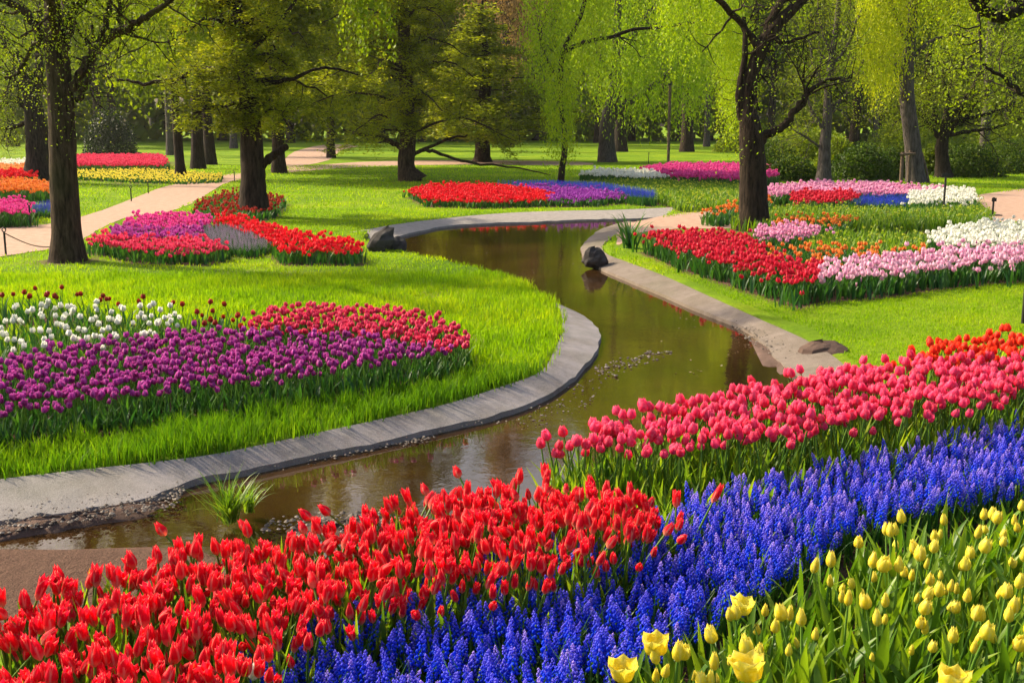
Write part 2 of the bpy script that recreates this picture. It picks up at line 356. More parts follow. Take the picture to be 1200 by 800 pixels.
FAR = [  # key, outline, bloom height, material, kind of flower, label
 ('magenta', [(145, 262), (150, 253), (190, 248), (235, 249), (252, 256), (238, 263), (190, 266)], 0.25, 'tulip', 'magenta tulips'),
 ('purple', [(120, 274), (135, 262), (190, 266), (238, 263), (236, 275), (180, 277)], 0.25, 'tulip', 'violet tulips'),
 ('coral', [(98, 278), (125, 272), (180, 277), (236, 275), (270, 286), (240, 291), (160, 289)], 0.25, 'tulip', 'crimson tulips'),
 ('lavender', [(236, 275), (240, 262), (280, 264), (318, 280), (300, 287), (270, 286)], 0.20, 'muscari', 'greyish lavender flowers'),
 ('red', [(250, 256), (262, 250), (300, 256), (350, 270), (424, 282), (424, 291), (330, 290), (318, 280), (280, 264)], 0.25, 'tulip', 'orange red tulips'),
 ('maroon', [(226, 244), (232, 232), (262, 222), (300, 222), (335, 228), (322, 243), (270, 250)], 0.25, 'mixed', 'dull red tulips'),
 ('white', [(-40, 188), (30, 187), (32, 192), (-40, 193)], 0.36, 'tulip', 'white tulips'),
 ('peach', [(-40, 193), (40, 192), (42, 198), (-40, 199)], 0.36, 'tulip', 'peach tulips'),
 ('red', [(-40, 200), (42, 198), (44, 205), (-40, 207)], 0.36, 'tulip', 'scarlet tulips'),
 ('orange', [(-40, 210), (40, 209), (66, 216), (60, 221), (-40, 221)], 0.36, 'tulip', 'orange tulips'),
 ('magenta', [(-40, 233), (30, 232), (38, 238), (34, 245), (-40, 246)], 0.36, 'tulip', 'pink tulips'),
 ('blue_far', [(38, 238), (60, 236), (76, 238), (70, 245), (36, 245)], 0.2, 'muscari', 'blue grape hyacinths'),
 ('coral', [(60, 182), (100, 181), (190, 181), (196, 187), (192, 192), (60, 192)], 0.36, 'tulip', 'rose red tulips'),
 ('yellow', [(90, 198), (180, 197), (262, 203), (258, 209), (215, 211), (150, 209), (90, 206)], 0.16, 'mixed', 'yellow tulips'),
 ('red', [(478, 222), (500, 216), (560, 214), (620, 219), (652, 226), (640, 232), (560, 234), (500, 232)], 0.22, 'tulip', 'scarlet tulips'),
 ('violet', [(600, 217), (650, 215), (716, 221), (738, 228), (690, 232), (640, 232), (652, 225)], 0.22, 'tulip', 'violet tulips'),
 ('blue_far', [(580, 213), (640, 212), (700, 214), (770, 224), (764, 228), (738, 226), (716, 220), (650, 215)], 0.30, 'muscari', 'blue grape hyacinths'),
 ('magenta', [(750, 196), (790, 191), (905, 192), (912, 204), (870, 208), (790, 205)], 0.36, 'tulip', 'magenta tulips'),
 ('white', [(678, 202), (700, 198), (758, 199), (790, 205), (750, 206)], 0.3, 'tulip', 'white tulips'),
 ('lilac', [(893, 226), (900, 217), (960, 212), (1040, 213), (1110, 220), (1066, 224), (1000, 224), (940, 222)], 0.36, 'tulip', 'lilac pink tulips'),
 ('crimson', [(925, 228), (940, 222), (1000, 224), (1010, 228), (980, 233), (930, 233)], 0.36, 'tulip', 'crimson tulips'),
 ('blue_far', [(998, 236), (1012, 227), (1066, 225), (1066, 237)], 0.24, 'muscari', 'blue grape hyacinths'),
 ('white', [(1066, 234), (1066, 224), (1100, 219), (1140, 220), (1146, 233)], 0.36, 'tulip', 'white tulips'),
 ('green', [(858, 250), (880, 240), (930, 234), (1066, 238), (1145, 234), (1160, 244), (1150, 252), (1000, 254), (900, 254)], 0.32, 'leaf', 'unopened tulips with yellow green buds'),
 ('orange', [(820, 246), (850, 236), (893, 228), (905, 232), (870, 244), (840, 249)], 0.3, 'mixed', 'small orange tulips'),
 ('crimson', [(752, 272), (800, 267), (850, 268), (880, 276), (905, 296), (960, 305), (966, 320), (940, 328), (880, 312), (800, 290)], 0.32, 'tulip', 'deep red tulips'),
 ('palepink', [(958, 322), (966, 306), (1020, 297), (1090, 290), (1150, 284), (1260, 280), (1260, 298), (1140, 305), (1040, 316)], 0.32, 'tulip', 'pink and white tulips'),
 ('white', [(1085, 272), (1110, 264), (1160, 257), (1260, 254), (1260, 280), (1150, 284), (1100, 282)], 0.36, 'tulip', 'creamy white tulips'),
 ('orange', [(896, 296), (905, 282), (950, 280), (1040, 284), (1090, 284), (1080, 291), (1000, 299), (930, 300)], 0.34, 'mixed', 'orange tulips'),
 ('green', [(945, 280), (950, 266), (990, 262), (1080, 264), (1085, 280), (1020, 285)], 0.32, 'leaf', 'unopened green tulips'),
 ('lilac', [(884, 272), (890, 263), (930, 259), (962, 262), (958, 270), (915, 276)], 0.34, 'tulip', 'lilac tulips'),
 ('orange', [(896, 258), (910, 251), (960, 249), (1005, 251), (990, 259), (930, 261)], 0.3, 'mixed', 'golden orange tulips'),
 ('green', [(640, 216), (700, 207), (800, 207), (868, 212), (866, 232), (800, 236), (778, 228), (700, 216)], 0.26, 'leaf', 'green tulip leaves'),
]
FARPG = [poly(f[1], f[2]) for f in FAR]

# ---- the ground sheet
def axis(lo, hi, step, far_lo, far_hi, g=1.16):
    a = list(np.arange(lo, hi + 1e-6, step)); s = step
    while a[-1] < far_hi: s *= g; a.append(a[-1] + s)
    s = step
    while a[0] > far_lo: s *= g; a.insert(0, a[0] - s)
    return np.array(a)
gx = axis(-7.5, 8.0, 0.09, -500, 500); gy = axis(2.2, 27, 0.09, -40, 700)
XX, YY = np.meshgrid(gx, gy); pts = np.stack([XX.ravel(), YY.ravel()], 1)
zz = ground_z(pts)
soil = np.zeros(len(pts))
for k in ALLSOIL: soil = np.maximum(soil, smooth(0.16, 0.0, sdf(pts, BED[k][0]) + 0.02 * vnoise(pts[:, 0] * 9, pts[:, 1] * 9, 5)))
for pg in FARPG: soil = np.maximum(soil, smooth(0.12, 0.0, sdf(pts, pg)))
soil = np.maximum(soil, smooth(0.02, -0.05, sdf(pts, CHAN)))
mud = poly([(-300, 630), (0, 620), (120, 620), (220, 628), (420, 660), (420, 740), (-300, 760)], 0.05)
soil = np.maximum(soil, smooth(0.3, 0.0, sdf(pts, mud)))
dry = np.zeros(len(pts))
for px, py, sx, sy in ((480, 342, 0.9, 0.5), (300, 322, 0.8, 0.35), (545, 400, 0.25, 0.2)):
    c = P(px, py, 0); dry = np.maximum(dry, np.exp(-((pts[:, 0] - c[0]) / sx) ** 2 - ((pts[:, 1] - c[1]) / sy) ** 2))
for bx, by, br in ((80, 306, 0.62), (47, 214, 0.8), (298, 254, 0.7), (480, 212, 0.7), (884, 270, 0.6), (212, 208, 0.6), (232, 198, 0.8), (327, 203, 0.6), (565, 190, 0.9)):
    dd = np.linalg.norm(pts - P(bx, by, 0)[:2], axis=1); soil = np.maximum(soil, 0.9 * smooth(br, br * 0.35, dd + 0.12 * vnoise(pts[:, 0] * 5, pts[:, 1] * 5, 6)))
g = Geo().add(np.column_stack([pts, zz]), q=grid_quads(len(gy), len(gx)), tint=soil, grad=dry)
k = N('ground')
pos = k.n('ShaderNodeNewGeometry').outputs['Position']
n1 = k.noise(0.35, 4.0, 0.6, pos); n2 = k.noise(14.0, 5.0, 0.7, pos); n3 = k.noise(120.0, 3.0, 0.7, pos)
lawn = k.ramp(n1, [(0.32, (0.08, 0.165, 0.004)), (0.52, (0.16, 0.26, 0.005)), (0.70, (0.26, 0.33, 0.008))])
lawn = k.mixc(k.ramp(n2, [(0.4, (0, 0, 0)), (0.75, (0.6, 0.6, 0.6))]), lawn, (0.055, 0.125, 0.006))
lawn = k.mixc(k.math('MULTIPLY', k.attr('grad'), 0.7), lawn, (0.25, 0.24, 0.09))
soilc = k.ramp(n3, [(0.3, (0.05, 0.028, 0.018)), (0.7, (0.17, 0.098, 0.070))])
gc = k.mixc(k.attr('tint'), lawn, soilc)
ground = g.build('ground', k.bsdf(gc, 0.95, 0.1, k.bump(k.math('ADD', n2, k.math('MULTIPLY', n3, 0.4)), 0.8, 0.05)))
tag(ground, 'green lawn and bare bed soil of the garden', 'ground', kind='structure')

# mud flat by the near water's edge
def sheet(name, pg, z, mat, label, cat, kind='structure', drop=0.0, jitter=0.0):
    """a flat sheet with an outline at world points, a skirt going down all round"""
    import mathutils
    from mathutils.geometry import tessellate_polygon
    n = len(pg); zz_ = np.broadcast_to(np.asarray(z, float), (n,))
    tri = tessellate_polygon([[mathutils.Vector((float(a), float(b), 0)) for a, b in pg]])
    V = np.column_stack([pg, zz_]); gg = Geo()
    T = np.array([[t[0], t[1], t[2]] for t in tri])
    a = V[T[:, 0]]; b = V[T[:, 1]]; c = V[T[:, 2]]
    up = np.cross(b - a, c - a)[:, 2] < 0; T[up] = T[up][:, ::-1]
    gg.add(V, t=T)
    if drop:
        W2 = np.vstack([V, V - np.array([0, 0, drop])]); i = np.arange(n); j = (i + 1) % n
        gg.add(W2, q=np.stack([i, j, j + n, i + n], 1))
    o = gg.build(name, mat, smooth_shade=False)
    return tag(o, label, cat, kind=kind)

def path_mat(name, a, b, scale=6.0, bump=0.3):
    k = N(name); n1 = k.noise(scale, 6.0, 0.65); n2 = k.noise(scale * 30, 3.0, 0.7); n3 = k.noise(1.3, 4.0)
    c = k.ramp(n1, [(0.3, a), (0.7, b)])
    c = k.mixc(k.ramp(n2, [(0.42, (0, 0, 0)), (0.72, (0.55, 0.55, 0.55))]), c, tuple(x * 0.55 for x in a))
    c = k.mixc(k.ramp(n3, [(0.45, (0, 0, 0)), (0.75, (0.45, 0.45, 0.45))]), c, tuple(x * 0.7 for x in b))
    return k.bsdf(c, 0.92, 0.15, k.bump(k.math('ADD', n1, n2), bump, 0.02))
M['gravel'] = path_mat('pinkish gravel path', (0.32, 0.20, 0.14), (0.48, 0.33, 0.25))
def kerb_mat(name, a, b):
    k = N(name); n1 = k.noise(7.0, 7.0, 0.7); n2 = k.noise(160.0, 3.0, 0.7); n3 = k.noise(1.6, 5.0, 0.65); n4 = k.noise(0.6, 3.0)
    c = k.ramp(n1, [(0.28, a), (0.72, b)])
    c = k.mixc(k.ramp(n3, [(0.45, (0, 0, 0)), (0.68, (0.7, 0.7, 0.7))]), c, (0.085, 0.068, 0.045))
    c = k.mixc(k.ramp(n4, [(0.5, (0, 0, 0)), (0.72, (0.5, 0.5, 0.5))]), c, (0.06, 0.07, 0.025))
    c = k.mixc(k.ramp(n2, [(0.40, (0, 0, 0)), (0.75, (0.6, 0.6, 0.6))]), c, tuple(x * 1.5 for x in b))
    return k.bsdf(c, 0.92, 0.15, k.bump(k.math('ADD', n1, k.math('MULTIPLY', n2, 0.6)), 0.5, 0.02))
M['concrete'] = kerb_mat('grey kerb concrete', (0.15, 0.14, 0.145), (0.28, 0.255, 0.255))
M['concrete_warm'] = kerb_mat('buff kerb concrete', (0.10, 0.082, 0.068), (0.20, 0.165, 0.14))
M['concrete_pale'] = path_mat('pale kerb concrete', (0.20, 0.18, 0.17), (0.34, 0.31, 0.29), 9.0)
M['mud'] = path_mat('dry mud', (0.07, 0.045, 0.035), (0.16, 0.105, 0.085), 5.0, 0.6)
M['stone'] = path_mat('dark boulder', (0.035, 0.032, 0.030), (0.12, 0.11, 0.105), 8.0, 0.9)
M['pebble'] = leaf_mat('pebble', [(0.07, 0.058, 0.05), (0.14, 0.115, 0.095), (0.24, 0.21, 0.18)], 0.0001, 0.9)
M['iron'] = N('black iron').bsdf((0.012, 0.011, 0.011), 0.55, 0.4)
M['rope'] = N('grey rope').bsdf((0.10, 0.08, 0.06), 0.9, 0.1)
M['wood'] = bark_mat('weathered timber', (0.07, 0.045, 0.03), (0.24, 0.17, 0.12), scale=2.0)

def dense_px(pts, k=5): return catmull(np.array(pts, float), k)
def rough_line(pg, amp, seed):
    r = np.random.default_rng(seed); return pg + r.normal(0, amp, pg.shape)

sheet('path', rough_line(poly(dense_px([(-160, 278), (-60, 273), (0, 268), (60, 262), (110, 250), (150, 235), (190, 220), (240, 209), (280, 203), (300, 203), (284, 210), (262, 216), (236, 232),
       (200, 248), (150, 255), (118, 268), (96, 282), (60, 292), (0, 301), (-100, 316), (-180, 330)]), 0), 0.02, 1), 0.006, M['gravel'], 'pinkish gravel path curving between the lawns', 'path')
sheet('path', rough_line(poly(dense_px([(735, 262), (790, 251), (846, 246), (862, 239), (882, 238), (872, 249), (860, 256), (900, 257), (1000, 257), (1090, 257), (1165, 252), (1150, 240), (1150, 228),
       (1300, 215), (1400, 240), (1300, 256), (1160, 260), (1080, 264), (1000, 262), (890, 263), (850, 268), (800, 268), (770, 271), (750, 273), (736, 281), (722, 287), (724, 272)], 4), 0), 0.015, 2), 0.006,
      M['gravel'], 'buff gravel path past the tulip beds beside the tree', 'path')
sheet('path', poly(dense_px([(318, 196), (330, 190), (345, 178), (380, 170), (420, 171), (400, 176), (385, 188), (350, 196), (420, 190), (540, 188), (680, 190), (680, 194), (540, 193), (420, 196), (340, 202)], 3), 0), 0.006,
      M['gravel'], 'far gravel path across the lawn behind the conifers', 'path')

# concrete kerbs along the stream: sloping strips with a step down into the water
def kerb(gr, wa, label, mat, zg=0.004, zwt=-0.075):
    a = dense_px(gr, 5); b = dense_px(wa, 5); n = len(a)
    A = np.array([P(x, y, zg) for x, y in a]); B = np.array([P(x, y, zwt) for x, y in b])
    r = np.random.default_rng(len(a)); wob = r.normal(0, 0.012, (n, 1))
    d = (B - A); B = B + d * wob * 2
    A0 = A - d / (np.linalg.norm(d, axis=1)[:, None] + 1e-9) * 0.04; A0[:, 2] = -0.10
    mid = A * 0.5 + B * 0.5; mid[:, 2] += 0.004; q1 = A * 0.85 + B * 0.15; q1[:, 2] += 0.003
    B2 = B.copy(); B2 += d / (np.linalg.norm(d, axis=1)[:, None] + 1e-9) * 0.03; B2[:, 2] = -0.45
    rows = np.stack([A0, A, q1, mid, B, B2], 0)
    gg = Geo().add(rows.reshape(-1, 3), q=grid_quads(6, n)[:, ::-1])
    return tag(gg.build('kerb', mat, smooth_shade=False), label, 'kerb', kind='structure')
kerb(LG, LW, 'grey concrete kerb curving round the lawn with purple tulips', M['concrete'])
kerb(RG, RW, 'buff concrete kerb along the lawn below the red tulip bed', M['concrete_warm'])
kerb(FG, FW, 'pale concrete kerb on the far side of the stream', M['concrete_pale'])

# water: one level sheet a little larger than the channel, the banks cut it off
cc = CHAN.mean(axis=0)
k = N('stream water')
wn = k.noise(3.0, 3.0, 0.5); wn2 = k.noise(22.0, 2.0, 0.5)
wc = k.ramp(k.noise(0.8, 4.0, 0.6), [(0.35, (0.018, 0.009, 0.0028)), (0.7, (0.050, 0.025, 0.007))])
b = k.n('ShaderNodeBsdfPrincipled'); k.l(wc, b.inputs['Base Color']); b.inputs['Roughness'].default_value = 0.035; b.inputs['IOR'].default_value = 2.1; b.inputs['Specular Tint'].default_value = (1.0, 0.66, 0.36, 1)
k.l(k.bump(k.math('ADD', wn, k.math('MULTIPLY', wn2, 0.22)), 0.06, 0.03), b.inputs['Normal']); k.l(b.outputs[0], k.out.inputs[0])
wx = np.linspace(CHAN[:, 0].min() - 0.3, CHAN[:, 0].max() + 0.3, 2); wy = np.linspace(CHAN[:, 1].min() - 0.3, CHAN[:, 1].max() + 0.3, 2)
wp = np.array([[wx[0], wy[0], ZW], [wx[1], wy[0], ZW], [wx[1], wy[1], ZW], [wx[0], wy[1], ZW]])
tag(Geo().add(wp, q=[[0, 1, 2, 3]]).build('water', k.m), 'brown still water of the stream', 'water', kind='structure')

# mud bank and gravel in the shallows
def blob_sheet(name, pts_px, zc, label, mat, seed):
    """a low mound whose rim lies under water"""
    pg = poly(dense_px(pts_px, 5), -0.05); c = pg.mean(axis=0); n = len(pg); r = np.random.default_rng(seed); rows = []
    for f, z in ((1.08, -0.16), (0.9, -0.105), (0.72, -0.08), (0.5, zc), (0.25, zc + 0.01), (0.02, zc + 0.012)):
        q = c + (pg - c) * f * (1 + r.normal(0, 0.05, (n, 1)) * (f > 0.1)); rows.append(np.column_stack([q, z - 0.03 + r.normal(0, 0.010, n)]))
    V = np.stack(rows, 0); V = np.concatenate([V, V[:, :1]], 1)
    return tag(Geo().add(V.reshape(-1, 3), q=grid_quads(len(rows), n + 1)).build(name, mat), label, 'mud', kind='structure')
blob_sheet('mud_bank', [(-120, 622), (0, 604), (90, 596), (200, 578), (225, 568), (205, 588), (100, 606), (0, 622), (-120, 642)], -0.055, 'strip of dry grey mud at the edge of the kerb', M['mud'], 1)
blob_sheet('mud_bank', [(320, 604), (400, 598), (470, 592), (470, 606), (380, 620), (310, 618)], -0.06, 'low mud bank in the shallows behind the red tulips', M['mud'], 2)
blob_sheet('mud_bank', [(870, 386), (905, 398), (950, 410), (985, 420), (970, 440), (925, 440), (890, 420)], -0.06, 'brown mud at the foot of the buff kerb', M['mud'], 4)

def pebbles(name, pts_px, n, smin, smax, label, seed, z=-0.07):
    pg = poly(pts_px, z); r = np.random.default_rng(seed)
    lo, hi = pg.min(0), pg.max(0); q = r.uniform(lo, hi, (n * 6, 2)); q = q[inside(q, pg)][:n]; z = z - 0.03
    oc = np.array([[1, 0, 0], [0.3, 0.9, 0.1], [-0.7, 0.6, 0], [-0.9, -0.3, 0.05], [-0.1, -1, 0], [0.7, -0.7, 0], [0.1, 0.1, 0.62], [0, 0, -0.5]])
    T = np.array([[i, (i + 1) % 6, 6] for i in range(6)] + [[(i + 1) % 6, i, 7] for i in range(6)])
    s = r.uniform(smin, smax, len(q)) * r.uniform(0.5, 1.0, len(q))
    gg = Geo().many((oc, T, np.zeros(8)), np.column_stack([q, np.full(len(q), z) + r.uniform(-0.01, 0.02, len(q))]), r.uniform(0, 6.28, len(q)), s, tint=r.random(len(q)))
    return tag(gg.build(name, M['pebble'], smooth_shade=False), label, 'gravel', kind='stuff')
pebbles('gravel', [(0, 606), (70, 598), (190, 576), (222, 562), (205, 588), (90, 606), (0, 618)], 300, 0.006, 0.020, 'loose grey gravel washed against the kerb', 1, -0.05)
pebbles('gravel', [(350, 540), (496, 508), (520, 502), (505, 512), (420, 528)], 200, 0.006, 0.018, 'gravel along the foot of the grey kerb', 2, -0.085)
pebbles('gravel', [(575, 490), (640, 470), (690, 430), (720, 420), (700, 460), (670, 490), (630, 505)], 150, 0.005, 0.016, 'pale gravel in the shallows at the bend', 3, -0.085)
pebbles('gravel', [(690, 428), (760, 408), (790, 410), (720, 440)], 160, 0.008, 0.024, 'scattered stones in the shallow water', 4, -0.09)
pebbles('gravel', [(850, 378), (900, 385), (960, 405), (985, 418), (940, 430), (895, 408)], 260, 0.008, 0.024, 'dead leaves and gravel under the buff kerb', 5, -0.05)
pebbles('gravel', [(300, 616), (320, 600), (470, 592), (470, 606), (380, 622)], 160, 0.008, 0.026, 'stones on the mud bank behind the red tulips', 6, -0.05)

fl = np.random.default_rng(64); lo, hi = CHAN.min(0), CHAN.max(0); q = fl.uniform(lo, hi, (2600, 2)); q = q[(sdf(q, CHAN) < -0.25) & (vnoise(q[:, 0] * 2.3, q[:, 1] * 2.3, 31) > 0.25)][:420]
a_ = fl.uniform(0, 6.28, len(q)); L_ = fl.uniform(0.012, 0.035, len(q))[:, None]; a2 = np.stack([np.cos(a_), np.sin(a_), 0 * a_], 1) * L_ / 2; b2 = np.stack([-np.sin(a_), np.cos(a_), 0 * a_], 1) * L_ / 3.4
c_ = np.column_stack([q, np.full(len(q), ZW + 0.004)]); V = np.stack([c_ - a2, c_ + b2, c_ + a2 + [0, 0, 0.004], c_ - b2], 1).reshape(-1, 3)
M['litter'] = leaf_mat('fallen leaf', [(0.10, 0.06, 0.03), (0.24, 0.17, 0.09), (0.42, 0.36, 0.24)], 0.1, 0.7)
tag(Geo().add(V, q=np.arange(len(V)).reshape(-1, 4), tint=np.repeat(fl.random(len(q)), 4)).build('fallen_leaves', M['litter'], smooth_shade=False), 'fallen leaves and petals drifting on the stream', 'leaves', kind='stuff')

pebbles('gravel', [(-60, 596), (0, 588), (100, 574), (180, 566), (225, 556), (190, 582), (60, 603), (0, 612), (-60, 620)], 220, 0.003, 0.010, 'fine grit and crumbs on the lower end of the grey kerb', 7, -0.02)
pebbles('gravel', [(300, 545), (450, 508), (580, 476), (640, 452), (645, 458), (585, 486), (460, 514), (310, 550)], 120, 0.003, 0.008, 'crumbs of soil strewn along the grey kerb', 8, 0.0)
pebbles('gravel', [(860, 372), (905, 388), (960, 400), (990, 414), (960, 420), (905, 404), (860, 382)], 160, 0.004, 0.014, 'dead leaves lying on the end of the buff kerb', 9, -0.01)

def boulder(px, py, w, h, label, seed, mat=None, z=0.0, lean=0.0):
    p = P(px, py, z); y = p[1]; r = np.random.default_rng(seed); a, bb = 11, 8; V = []
    sw, sh = w / F * y / 2, h / F * y
    ph = r.uniform(0, 6.28, 6)
    for i in range(bb):
        t = i / (bb - 1) * math.pi
        for j in range(a):
            f = j / a * 2 * math.pi
            q = 1 + 0.16 * math.sin(2 * f + ph[0] + t) + 0.10 * math.sin(3 * f + ph[1] + 2 * t) + 0.08 * math.sin(4 * t + ph[2]) + r.normal(0, 0.075)
            x = math.sin(t) * math.cos(f) * q * sw; yy = math.sin(t) * math.sin(f) * q * sw * 0.8; zq = math.cos(t) * q * sh * 0.62 + sh * 0.34
            V.append((x + lean * zq, yy, zq))
    V = np.array(V).reshape(bb, a, 3); V = np.concatenate([V, V[:, :1]], 1)
    o = Geo().add(V.reshape(-1, 3), q=grid_quads(bb, a + 1)[:, ::-1]).build('boulder', mat or M['stone'], smooth_shade=False)
    o.location = tuple(p); return tag(o, label, 'boulder')
boulder(697, 310, 27, 20, 'dark boulder at the water edge below the path', 4, z=-0.05)
boulder(441, 294, 30, 27, 'dark leaning rock at the end of the orange red tulips', 8, lean=0.5)
boulder(963, 416, 50, 17, 'rounded brown stone at the end of the buff kerb', 12, M['mud'], z=-0.05)
boulder(463, 292, 26, 14, 'low dark stone beside the leaning rock', 21)

# ------------------------------------------------------------------ flowers: templates
def petal_cup(hb, Rm, tip, rows=6, cols=5, flare=0.0, seed=0, n=6):
    r = np.random.default_rng(seed); Vs = []; Qs = []; G = []
    v = np.linspace(0, 1, rows)
    for kk in range(n):
        inner = kk % 2; a0 = kk * 2 * math.pi / n + r.normal(0, 0.06); op = r.normal(0, 0.05)
        rise = np.sqrt(np.clip(1 - (1 - np.minimum(v / 0.42, 1)) ** 2, 0, 1))
        s = smooth(0.42, 1.0, v); prof = Rm * (0.10 + 0.90 * rise) * (1 - s + s * (tip + op + flare * inner * 0.2))
        half = R(64 if n == 6 else 190 / n) * np.clip(1 - v ** 3.2, 0, 1) ** 0.55 + R(3)
        u = np.linspace(-1, 1, cols)
        ang = a0 + u[None] * half[:, None]
        rr = prof[:, None] * (1 - 0.07 * inner) * (1 - 0.05 * u[None] ** 2)
        z = hb * (v[:, None] * (1 - 0.05 * u[None] ** 2) * (1.0 - 0.03 * inner + r.normal(0, 0.02)))
        V = np.stack([rr * np.cos(ang), rr * np.sin(ang), z + 0 * ang], 2).reshape(-1, 3)
        Qs.append(grid_quads(rows, cols) + len(Vs) * rows * cols); Vs.append(V); G.append(np.stack([np.repeat(v, cols), np.tile(np.abs(u) ** 2, rows)], 1))
    return np.concatenate(Vs), np.concatenate(Qs), np.concatenate(G)
def blade(L, Wd, az, lean, curl, rows=7, fold=0.25, base=(0, 0, 0), twist=0.0):
    t = np.linspace(0, 1, rows); ang = lean + curl * t ** 1.6
    dx = np.sin(ang) * L / (rows - 1); dz = np.cos(ang) * L / (rows - 1)
    x = np.concatenate([[0], np.cumsum(dx[:-1])]); z = np.concatenate([[0], np.cumsum(dz[:-1])])
    wv = Wd * np.sin(math.pi * np.clip(0.12 + 0.88 * t, 0, 1) ** 0.75) ** 0.8 * (1 - 0.15 * t); wv[-1] = Wd * 0.04
    u = np.array([-1, 0, 1.0])
    tw = twist * t
    Y = wv[:, None] * u[None] / 2 * np.cos(tw)[:, None]
    X = x[:, None] - fold * np.abs(u)[None] * wv[:, None] * 0.5 + wv[:, None] * u[None] / 2 * np.sin(tw)[:, None]
    Z = z[:, None] + fold * np.abs(u)[None] * wv[:, None] * 0.3
    c, s = math.cos(az), math.sin(az)
    V = np.stack([X * c - Y * s + base[0], X * s + Y * c + base[1], Z + base[2]], 2).reshape(-1, 3)
    return V, grid_quads(rows, 3), np.repeat(t, 3)
def rot_to(V, d):
    d = np.asarray(d, float) / np.linalg.norm(d); z = np.array([0, 0, 1.0]); v = np.cross(z, d); c = d[2]
    if np.linalg.norm(v) < 1e-6: return V
    K = np.array([[0, -v[2], v[1]], [v[2], 0, -v[0]], [-v[1], v[0], 0]])
    return V @ (np.eye(3) + K + K @ K / (1 + c)).T
def tulip(seed, sh, hb, Rm, tip, leafL, leafW, rows=6, cols=5, lean=0.12, nl=2, flare=0.0, sides=6):
    r = np.random.default_rng(seed); az = r.uniform(0, 6.28); ln = abs(r.normal(0, lean))
    t = np.linspace(0, 1, 5); st = np.stack([np.cos(az) * ln * sh * t ** 2, np.sin(az) * ln * sh * t ** 2, sh * t], 1)
    sv, sq = tube(st, np.linspace(0.0048, 0.0036, 5), sides)
    d = st[-1] - st[-2]; bv, bq, bg = petal_cup(hb, Rm, tip, rows, cols, flare, seed)
    bv = rot_to(bv, d) + st[-1] - d / np.linalg.norm(d) * 0.002
    T = {'bloom': (bv, bq, bg), 'stem': (sv, sq, np.repeat(t, sides))}
    a0 = r.uniform(0, 6.28)
    for i in range(nl):
        T['leaf%d' % i] = blade(leafL * r.uniform(0.75, 1.1), leafW * r.uniform(0.7, 1.15), a0 + i * 2 * math.pi / nl + r.normal(0, 0.4), r.uniform(0.08, 0.32), r.uniform(0.1, 0.9), 6 if cols > 3 else 5,
                                 0.3, (0, 0, 0.0), r.normal(0, 0.5))
    return T
def muscari(seed, sh=0.11, hs=0.065, beads=34, hi=True):
    r = np.random.default_rng(seed); az = r.uniform(0, 6.28); ln = abs(r.normal(0, 0.1)); Vs = []; Qs = []; G = []
    oc = np.array([[1, 0, 0], [0, 1, 0], [-1, 0, 0], [0, -1, 0], [0, 0, 1], [0, 0, -1.0]]); ot = np.array([[0, 1, 4], [1, 2, 4], [2, 3, 4], [3, 0, 4], [1, 0, 5], [2, 1, 5], [3, 2, 5], [0, 3, 5]])
    for i in range(beads):
        t = i / (beads - 1); a = i * 2.399; rad = 0.0108 * (1 - t) ** 0.45 * (0.85 + 0.3 * t * (1 - t)) ; s = 0.0050 * (1 - 0.45 * t) * r.uniform(0.85, 1.15)
        c = np.array([math.cos(a) * rad, math.sin(a) * rad, sh + hs * t])
        Vs.append(oc * np.array([s, s, s * 1.25]) + c); Qs.append(ot + 6 * i); G.append(np.full(6, 0.3 + 0.7 * t))
    bv = np.concatenate(Vs); bv[:, 0] += np.cos(az) * ln * bv[:, 2] ; bv[:, 1] += np.sin(az) * ln * bv[:, 2]
    st = np.stack([np.cos(az) * ln * np.array([0, .5, 1]) * sh, np.sin(az) * ln * np.array([0, .5, 1]) * sh, np.array([0, .5, 1.0]) * (sh + 0.02)], 1)
    sv, sq = tube(st, 0.0026, 5)
    T = {'spike': (bv, np.concatenate(Qs), np.concatenate(G)), 'stem': (sv, sq, np.zeros(15))}
    T['leaf0'] = blade(r.uniform(0.12, 0.19), 0.008, r.uniform(0, 6.28), r.uniform(0.1, 0.4), r.uniform(0.3, 1.3), 5, 0.2)
    T['leaf1'] = blade(r.uniform(0.12, 0.19), 0.008, r.uniform(0, 6.28), r.uniform(0.1, 0.4), r.uniform(0.3, 1.3), 5, 0.2)
    return T
def hexfill(pg, s, seed, jit=0.36):
    r = np.random.default_rng(seed); lo, hi = pg.min(0), pg.max(0)
    xs = np.arange(lo[0], hi[0] + s, s); ys = np.arange(lo[1], hi[1] + s, s * 0.866)
    X, Y = np.meshgrid(xs, ys); X[1::2] += s / 2
    q = np.stack([X.ravel(), Y.ravel()], 1) + r.uniform(-jit, jit, (X.size, 2)) * s
    return q[inside(q, pg)]

